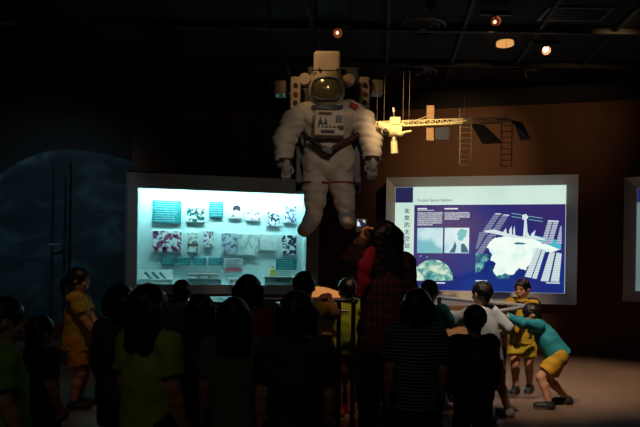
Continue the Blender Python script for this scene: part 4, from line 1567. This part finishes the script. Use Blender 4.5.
    for s_ in (-1, 1):
        f.ell(hc_ + Xh * s_ * 0.145 * hh + Fh * 0.40 * hh + Uh * 0.0 * hh, (0.085 * hh, 0.05 * hh, 0.05 * hh), Mh, 0.03 * hh, 'sub')
        f.ell(hc_ + Xh * s_ * 0.345 * hh - Fh * 0.02 * hh - Uh * 0.03 * hh, (0.05 * hh, 0.08 * hh, 0.125 * hh), Mh, 0.02 * hh)
        f.ell(hc_ + Xh * s_ * 0.17 * hh + Fh * 0.27 * hh - Uh * 0.14 * hh, (0.11 * hh, 0.09 * hh, 0.09 * hh), Mh, 0.06 * hh)
    f.cap(hc_ + Fh * 0.385 * hh + Uh * 0.0 * hh, hc_ + Fh * 0.44 * hh - Uh * 0.11 * hh, 0.028 * hh, 0.05 * hh, 0.05 * hh)
    f.ell(hc_ + Fh * 0.36 * hh - Uh * 0.255 * hh, (0.12 * hh, 0.055 * hh, 0.04 * hh), Mh, 0.03 * hh)
    body = f.mesh('person', SKIN)
    body.location = (bx_, by_, 0)
    body.rotation_euler = (0, 0, rz)
    tag(body, label, cat, group)

    # eyes, brows, lips
    for s_ in (-1, 1):
        c_ = hc_ + Xh * s_ * 0.145 * hh + Fh * 0.365 * hh
        MB().sph(c_, 0.034 * hh, (1.35, 0.8, 0.62), 12).build('eye', EYEM, body, True)
        c_ = hc_ + Xh * s_ * 0.15 * hh + Fh * 0.385 * hh + Uh * 0.10 * hh
        MB().tube([c_ - Xh * 0.075 * hh - Fh * 0.005 * hh, c_ + Uh * 0.015 * hh, c_ + Xh * 0.075 * hh - Fh * 0.01 * hh], 0.012 * hh, 6).build('eyebrow', BROW, body)
    c_ = hc_ + Fh * 0.405 * hh - Uh * 0.255 * hh
    MB().tube([c_ - Xh * 0.085 * hh - Fh * 0.03 * hh, c_, c_ + Xh * 0.085 * hh - Fh * 0.03 * hh], 0.016 * hh, 6).build('lips', LIP, body)

    # hair
    m_ = 0.9 * hh
    lo = hc_ - m_; hi = hc_ + m_
    if hair in ('long', 'bob', 'ponytail', 'very_long'):
        lo = lo - V3((0.1, 0.1, {'bob': 0.3, 'long': 0.8, 'ponytail': 0.9, 'very_long': 2.2}[hair] * hh))
        hi = hi + V3((0.1, 0.1, 0))
    g = Field(lo, hi, h * 0.9)
    g.ell(hc_ + Uh * 0.105 * hh - Fh * 0.045 * hh, (0.395 * hh, 0.465 * hh, 0.445 * hh), Mh, 0.01)
    if hair == 'short':
        g.cap(hc_ - Fh * 0.18 * hh - Uh * 0.1 * hh, hc_ - Fh * 0.2 * hh - Uh * 0.22 * hh, 0.25 * hh, 0.19 * hh, 0.05 * hh)
    # clear the face below the fringe
    fr_ = hc_ + Fh * 0.44 * hh - Uh * 0.16 * hh
    g.ell(fr_, (0.32 * hh, 0.34 * hh, 0.39 * hh), Mh, 0.02 * hh, 'sub')
    if hair == 'short':
        for s_ in (-1, 1):
            g.ell(hc_ + Xh * s_ * 0.38 * hh + Fh * 0.05 * hh - Uh * 0.14 * hh, (0.12 * hh, 0.20 * hh, 0.22 * hh), Mh, 0.02 * hh, 'sub')
    else:
        n_down = {'bob': 0.30, 'long': 0.95, 'ponytail': 0.10, 'very_long': 1.75}[hair]
        wdt = {'bob': 0.30, 'long': 0.27, 'ponytail': 0.24, 'very_long': 0.40}[hair]
        back = hc_ - Fh * 0.22 * hh
        dn = unit(-Uh * 0.65 - U * 0.35 - Fs * 0.06)
        for s_ in (-0.6, -0.3, 0, 0.3, 0.6):
            g.cap(back + Xh * s_ * 0.38 * hh, back + Xh * s_ * 0.42 * hh + dn * (n_down - 0.25 * abs(s_) + 0.05 * math.sin(9 * s_ + px)) * hh, wdt * hh * 0.85, wdt * hh * 0.7, 0.06 * hh, (tuple(Fh), 0.75))
        if hair == 'bob':
            for s_ in (-1, 1):
                g.cap(hc_ + Xh * s_ * 0.33 * hh - Fh * 0.05 * hh, hc_ + Xh * s_ * 0.35 * hh - Fh * 0.04 * hh - Uh * 0.34 * hh, 0.12 * hh, 0.10 * hh, 0.05 * hh)
        if hair == 'ponytail':
            a_ = hc_ - Fh * 0.46 * hh + Uh * 0.10 * hh
            b_ = a_ - Fh * 0.17 * hh - Uh * 0.25 * hh
            g.cap(a_ + Fh * 0.1 * hh, b_, 0.10 * hh, 0.14 * hh, 0.03 * hh)
            g.cap(b_, b_ - Uh * 0.62 * hh + Fh * 0.05 * hh, 0.15 * hh, 0.06 * hh, 0.04 * hh)
    g.wrinkle(0.010 * hh, 70, px * 0.1)
    g.mesh('hair', HAIR, body)

    # shirt
    o_ = 0.014 * H
    pts_ = np.array([P, nb, *sh] + ([*elb] if sleeve != 'none' else []) + ([*wri] if sleeve == 'long' else []))
    lo, hi = pts_.min(0) - 0.16 * H, pts_.max(0) + 0.13 * H
    lo[2] -= shirt_long * H
    g = Field(lo, hi, h)
    g.cap(P - U * (0.045 + shirt_long) * H, P + U * 0.17 * H, (0.116 + 0.008 * (shirt_long > 0)) * H, 0.098 * H, 0.03 * H, (tuple(Fs), 0.90), cut0=True)
    g.cap(P + U * 0.16 * H, P + U * 0.255 * H, 0.100 * H, 0.086 * H, 0.04 * H, (tuple(Fs), 0.80))
    g.cap(sh[0] - U * 0.006 * H, sh[1] - U * 0.006 * H, 0.036 * H + o_ * 0.8, None, 0.03 * H)
    g.ell(nt_ + un * 0.045 * H + Fs * 0.012 * H, (0.055 * H,) * 3, None, 0.006, 'sub')
    for i in range(2):
        if sleeve == 'short':
            e_ = sh[i] + (elb[i] - sh[i]) * 0.72
            g.cap(sh[i], e_, 0.036 * H + o_, 0.036 * H + o_, 0.02 * H, None, False, True)
        elif sleeve == 'long':
            g.cap(sh[i], elb[i], 0.036 * H + o_, 0.030 * H + o_ * 0.8, 0.02 * H)
            g.cap(elb[i], wri[i], 0.030 * H + o_ * 0.8, 0.021 * H + o_ * 0.7, 0.012 * H, None, False, True)
    g.wrinkle(0.0030, 34, px * 0.37)
    g.mesh('shirt', shirt, body)

    # bottoms
    pts_ = np.array([P, *hip, *knee] + ([*ank] if bottoms == 'trousers' else []))
    lo, hi = pts_.min(0) - 0.14 * H, pts_.max(0) + 0.12 * H
    g = Field(lo, hi, h)
    g.cap(hip[0] + V3((0, 0, 0.015 * H)), hip[1] + V3((0, 0, 0.015 * H)), 0.072 * H, None, 0.02 * H)
    if bottoms == 'shorts':
        for i in range(2):
            e_ = hip[i] + (knee[i] - hip[i]) * 0.74
            g.cap(hip[i], e_, 0.068 * H, 0.070 * H, 0.015 * H, None, False, True)
    elif bottoms == 'trousers':
        for i in range(2):
            g.cap(hip[i], knee[i], 0.066 * H, 0.050 * H, 0.015 * H)
            g.cap(knee[i], ank[i] - V3((0, 0, 0.0 * H)), 0.054 * H, 0.044 * H, 0.02 * H, None, False, True)
    elif bottoms == 'skirt':
        mk = (knee[0] + knee[1]) / 2
        e_ = P + (mk - P) * 0.75
        g.cap(P, e_, 0.085 * H, 0.135 * H, 0.02 * H, ((0, 1, 0), 0.85), False, True)
    g.wrinkle(0.0028, 36, px * 0.21 + 2)
    g.mesh('trousers' if bottoms == 'trousers' else bottoms, bottom, body)

    # shoes
    for i in range(2):
        a_ = ank[i]
        z0 = a_[2] - 0.045 * H
        lo = a_ + V3((-0.09 * H, -0.09 * H, -0.07 * H)); hi = a_ + V3((0.09 * H, 0.16 * H, 0.05 * H))
        g = Field(lo, hi, 0.006)
        g.cap(a_ + V3((0, 0.0, 0.008 * H)), a_ + V3((0, -0.008 * H, -0.015 * H)), 0.032 * H, 0.036 * H, 0.01)
        g.cap(a_ + V3((0, -0.012 * H, -0.018 * H)), a_ + V3((0, 0.092 * H, -0.022 * H)), 0.034 * H, 0.031 * H, 0.015)
        g.halfspace((0, 0, z0 + 0.006 * H), (0, 0, -1))
        g.halfspace((0, 0, a_[2] + 0.026 * H), (0, 0, 1))
        sh_o = g.mesh('shoe', shoe, body)
        g = Field(lo, hi, 0.006)
        g.cap(a_ + V3((0, -0.012 * H, -0.018 * H)), a_ + V3((0, 0.094 * H, -0.020 * H)), 0.036 * H, 0.034 * H, 0.015)
        g.halfspace((0, 0, z0), (0, 0, -1))
        g.halfspace((0, 0, z0 + 0.015 * H), (0, 0, 1))
        g.mesh('sole', mat('shoe_sole', (120, 112, 104), 0.7), sh_o)
    info = dict(body=body, P=P, U=U, Fs=Fs, Xs=Xs, sh=sh, elb=elb, wri=wri, nb=nb, hc=hc_, hh=hh, H=H, knee=knee, ank=ank, hd=hd, hn=hn, hip=hip)
    return info


def vest_stripes(i, m_):
    pass


yel = mat('yellow_tee', (196, 160, 30), 0.8, rgb2=(176, 142, 26))
ygr = mat('yellow_green_tee', (176, 190, 50), 0.8, rgb2=(150, 168, 44))
lime = mat('lime_tee', (110, 180, 44), 0.8)
amber = mat('amber_shorts', (216, 138, 24), 0.8)
olive = mat('olive_shorts', (170, 168, 36), 0.8, rgb2=(190, 140, 30), scale=6)
tealc = mat('turquoise_tee', (42, 156, 172), 0.75, rgb2=(34, 132, 148))
greyc = mat('charcoal_top', (62, 62, 68), 0.85)
navyc = mat('navy_top', (34, 38, 58), 0.85)
ggreen = mat('grey_green_tee', (104, 112, 84), 0.85)
brownc = mat('dark_brown_top', (58, 48, 34), 0.85)
redc = mat('red_sleeved_top', (150, 34, 34), 0.8)
maroon = mat('maroon_jacket', (74, 20, 24), 0.8)
whitec = mat('white_hoodie', (206, 212, 220), 0.8, rgb2=(170, 184, 204), scale=5)
blackc = mat('black_trousers', (26, 25, 28), 0.85)
tanc = mat('tan_shorts', (150, 96, 50), 0.8)
purp = mat('plum_top', (66, 44, 56), 0.85)
dshoe = mat('dark_shoe', (34, 32, 34), 0.6)
rshoe = mat('red_shoe', (168, 42, 34), 0.6)
lshoe = mat('grey_shoe', (140, 138, 140), 0.6)
stripe = ramp_mat('striped_tee', [(0.0, (24, 26, 38)), (0.60, (24, 26, 38)), (0.72, (130, 148, 168)), (1.0, (130, 148, 168))], 18, kind='wave', rough=0.85)

# plaid for the woman's shirt
pm = bpy.data.materials.new('plaid_shirt')
pm.use_nodes = True
nt = pm.node_tree
b = nt.nodes['Principled BSDF']
b.inputs['Roughness'].default_value = 0.85
tc = nt.nodes.new('ShaderNodeTexCoord')
prev = None
for ax_, sc_ in (('X', 9.0), ('Z', 5.5)):
    wv = nt.nodes.new('ShaderNodeTexWave')
    wv.bands_direction = ax_
    wv.inputs['Scale'].default_value = sc_
    nt.links.new(tc.outputs['Object'], wv.inputs['Vector'])
    mx = nt.nodes.new('ShaderNodeMix')
    mx.data_type = 'RGBA'
    mx.inputs[6].default_value = lin((96, 34, 46))
    mx.inputs[7].default_value = lin((48, 22, 32))
    if prev is not None:
        nt.links.new(prev, mx.inputs[6])
    nt.links.new(wv.outputs['Fac'], mx.inputs[0])
    prev = mx.outputs[2]
nt.links.new(prev, b.inputs['Base Color'])

FINE = 0.0055
# ---- left side
person('child in a lime green shirt cut by the left edge of the view', 5, 2.6, 1.09, -60, lime, blackc, dshoe, hair='short', h=0.008)
person('small dark-clothed child standing just left of the girl in the yellow outfit', 42, 3.35, 0.95, -40, purp, blackc, dshoe, hair='long')
g_ = W(98, 336, 5.2)
girl = person('girl with a ponytail in a yellow shirt and amber shorts before the dark mural', 78, 5.3, 1.19, -84, yel, amber, dshoe,
              hair='ponytail', hands=((g_.x, 5.33, g_.z), (g_.x + 0.005, 5.18, g_.z - 0.02)), palms=((0, 0, -1), (0, 0, 1)), h=FINE, shirt_long=0.02, head=(-4, 4))
person('child in a charcoal long-sleeved top partly behind the yellow-green shirt', 121, 3.45, 1.12, -15, greyc, blackc, dshoe, hair='bob', sleeve='long')
person('long-haired child with the bright yellow-green shirt, large and near the camera', 150, 2.7, 1.15, -28, ygr, blackc, dshoe, hair='long', h=0.007)
person('short-haired child whose small head stands before the case base', 182, 5.0, 1.11, 0, greyc, blackc, dshoe, hair='short')
person('long-haired child in a dark navy shirt before the layered white tray', 201, 3.35, 1.08, 5, navyc, blackc, dshoe, hair='long')
person('child in a faded grey-green shirt beside the glowing control box', 234, 2.95, 1.085, 8, ggreen, blackc, dshoe, hair='long')
rc = person('child with red sleeves seen below the pink-banded caption card', 248, 3.8, 1.18, 6, redc, blackc, dshoe, hair='bob', sleeve='long')
y1 = W(318, 303, 4.68); y2 = W(327, 305, 4.72)
person('round-headed child in yellow leaning both arms on the steel handrail', 303, 4.35, 1.2, -6, yel, blackc, dshoe, hair='short',
       hands=((y1.x, 4.66, 0.99), (y2.x + 0.02, 4.67, 0.99)), sleeve='short', lean=8, h=0.006)
person('child in a plain dark brown top standing largest at the lower centre', 297, 2.62, 1.135, 4, brownc, blackc, dshoe, hair='bob', sleeve='short')
vk = W(343, 303, 5.4)
person('child in a yellow-green vest and tan shorts behind the dark handrail uprights', 347, 5.2, 1.14, 25, ygr, tanc, rshoe,
       hair='short', hands=((vk.x, 5.55, vk.z + 0.02), None), sleeve='none', h=FINE, walk=0.03)

# ---- woman with the phone
ph_pt = W(362.0, 241, 4.72)
w = person('woman with long black hair and a plaid shirt holding up a small camera', 384, 4.4, 1.565, 12, pm, blackc, dshoe,
           hair='very_long', adult=True, hands=((ph_pt.x, ph_pt.y, ph_pt.z), None), palms=((0.4, -0.3, 0.1), None), curl=0.75, sleeve='long', bottoms='trousers', h=0.006, shirt_long=0.05)
# red scarf over her shoulder
sc_ = w['sh'][0]
pts = [sc_ + V3((0.11, -0.02, 0.07)), sc_ + V3((0.03, -0.07, 0.06)), sc_ + V3((-0.02, -0.10, -0.03)), sc_ + V3((-0.03, -0.10, -0.14)), sc_ + V3((-0.05, -0.08, -0.22))]
f = Field(np.min(pts, 0) - 0.1, np.max(pts, 0) + 0.1, 0.006)
for a_, b_, r1_, r2_ in zip(pts[:-1], pts[1:], (0.035, 0.045, 0.05, 0.04), (0.045, 0.05, 0.04, 0.03)):
    f.cap(a_, b_, r1_, r2_, 0.02, ((0, 1, 0), 0.6))
f.wrinkle(0.003, 40, 1.0)
f.mesh('scarf', mat('crimson_scarf', (190, 38, 52), 0.8), w['body'])
# the camera she holds
kc = W(361.0, 225.5, 4.72)
cm = empty('compact_camera', (kc.x, kc.y, kc.z), R(8))
tag(cm, 'small silver camera with a lit screen held up by the woman', 'camera')
MB().bx(-0.040, 0.040, -0.012, 0.012, -0.052, 0.048, 0.006).build('body', mat('camera_silver', (180, 176, 172), 0.3, 0.6), cm)
MB().bx(-0.032, 0.032, -0.0135, -0.0115, -0.010, 0.040).build('screen', ramp_mat('camera_screen', [(0.44, (30, 34, 50)), (0.5, (120, 140, 170)), (0.58, (235, 240, 245))], 26, emit=0.9, detail=1, seed=3), cm)
MB().cyl((0.0, 0.012, 0.005), (0, 0.028, 0.005), 0.022, 0.02).build('lens', strapm, cm, True)

# ---- right side
person('bob-haired child in a navy shirt with thin pale stripes, right of the woman', 417, 3.3, 1.13, -4, stripe, blackc, dshoe, hair='bob', h=0.007)
t15 = W(441, 318, 5.25)
person('child in a turquoise shirt and yellow shorts mostly hidden behind the striped shirt', 429, 5.02, 1.14, -12, tealc, olive, dshoe, hair='short',
       hands=(None, (W(441, 316, 5.2).x, 5.22, 0.86)), h=0.006)
h16 = W(449, 317, 5.2)
person('child in a white hoodie reaching along the double-tube handrail', 488, 5.0, 1.14, 32, whitec, olive, lshoe, hair='short', sleeve='long',
       hands=((h16.x, 5.25, 0.86), (W(507, 335, 5.2).x, 5.25, 0.72)), h=FINE, lean=10, feet=((W(490, 395, 5.1).x, 5.05, 0), (W(510, 393, 5.3).x, 5.25, 0)))
person('small child in a dark maroon jacket and black trousers with back turned', 475, 3.75, 1.02, 2, maroon, blackc, dshoe, hair='short', sleeve='long', bottoms='trousers', h=0.007)
b1 = W(509, 305, 5.86); b2_ = W(515, 309, 5.86)
boy = person('boy facing us in a yellow shirt and dark vest, hands on the rail end', 523, 6.3, 1.14, 152, yel, olive, dshoe, hair='short',
             hands=((b2_.x, 5.90, b2_.z + 0.01), (b1.x, 5.86, b1.z + 0.02)), h=0.005, lean=4, head=(-16, 6),
             feet=((W(529, 385, 6.3).x, 6.28, 0), (W(514, 385, 6.25).x, 6.2, 0)))
# his dark vest: back and side panels left open over the yellow shirt
B_ = boy
f = Field(B_['P'] + V3((-0.25, -0.25, -0.05)), B_['nb'] + V3((0.25, 0.25, 0.1)), 0.006)
f.cap(B_['P'] + B_['U'] * 0.0, B_['P'] + B_['U'] * 0.24 * B_['H'], 0.116 * B_['H'], 0.104 * B_['H'], 0.03, (tuple(B_['Fs']), 0.86), cut0=True)
f.cap(B_['sh'][0], B_['sh'][1], 0.058 * B_['H'], None, 0.03)
f.ell(B_['nb'] + B_['U'] * 0.06 + B_['Fs'] * 0.02, (0.075,) * 3, None, 0.01, 'sub')
f.cap(B_['P'] + B_['Fs'] * 0.16 - B_['U'] * 0.1, B_['nb'] + B_['Fs'] * 0.13, 0.092, 0.06, 0.01, mode='sub')
f.mesh('vest', mat('black_vest', (22, 20, 22), 0.8), B_['body'])

k19 = W(559, 352, 5.65)
h19 = W(503, 316, 5.6)
person('child in a turquoise shirt and amber shorts bending forward to the rail', 556, 5.65, 1.11, 74, tealc, mat('amber_green_shorts', (214, 140, 24), 0.8, rgb2=(170, 160, 36), scale=7), dshoe,
       base=(k19.x, 5.65), hair='short', tuck=-0.012, lean=35, pelvis=(k19.x, 5.65, 0.46), hands=((h19.x, 5.50, 0.82), (h19.x - 0.02, 5.75, 0.83)),
       feet=((W(546, 399, 5.6).x, 5.52, 0), (W(567, 397, 5.75).x, 5.74, 0)), head=(0, 22), sleeve='long', h=FINE, shirt_long=-0.03)
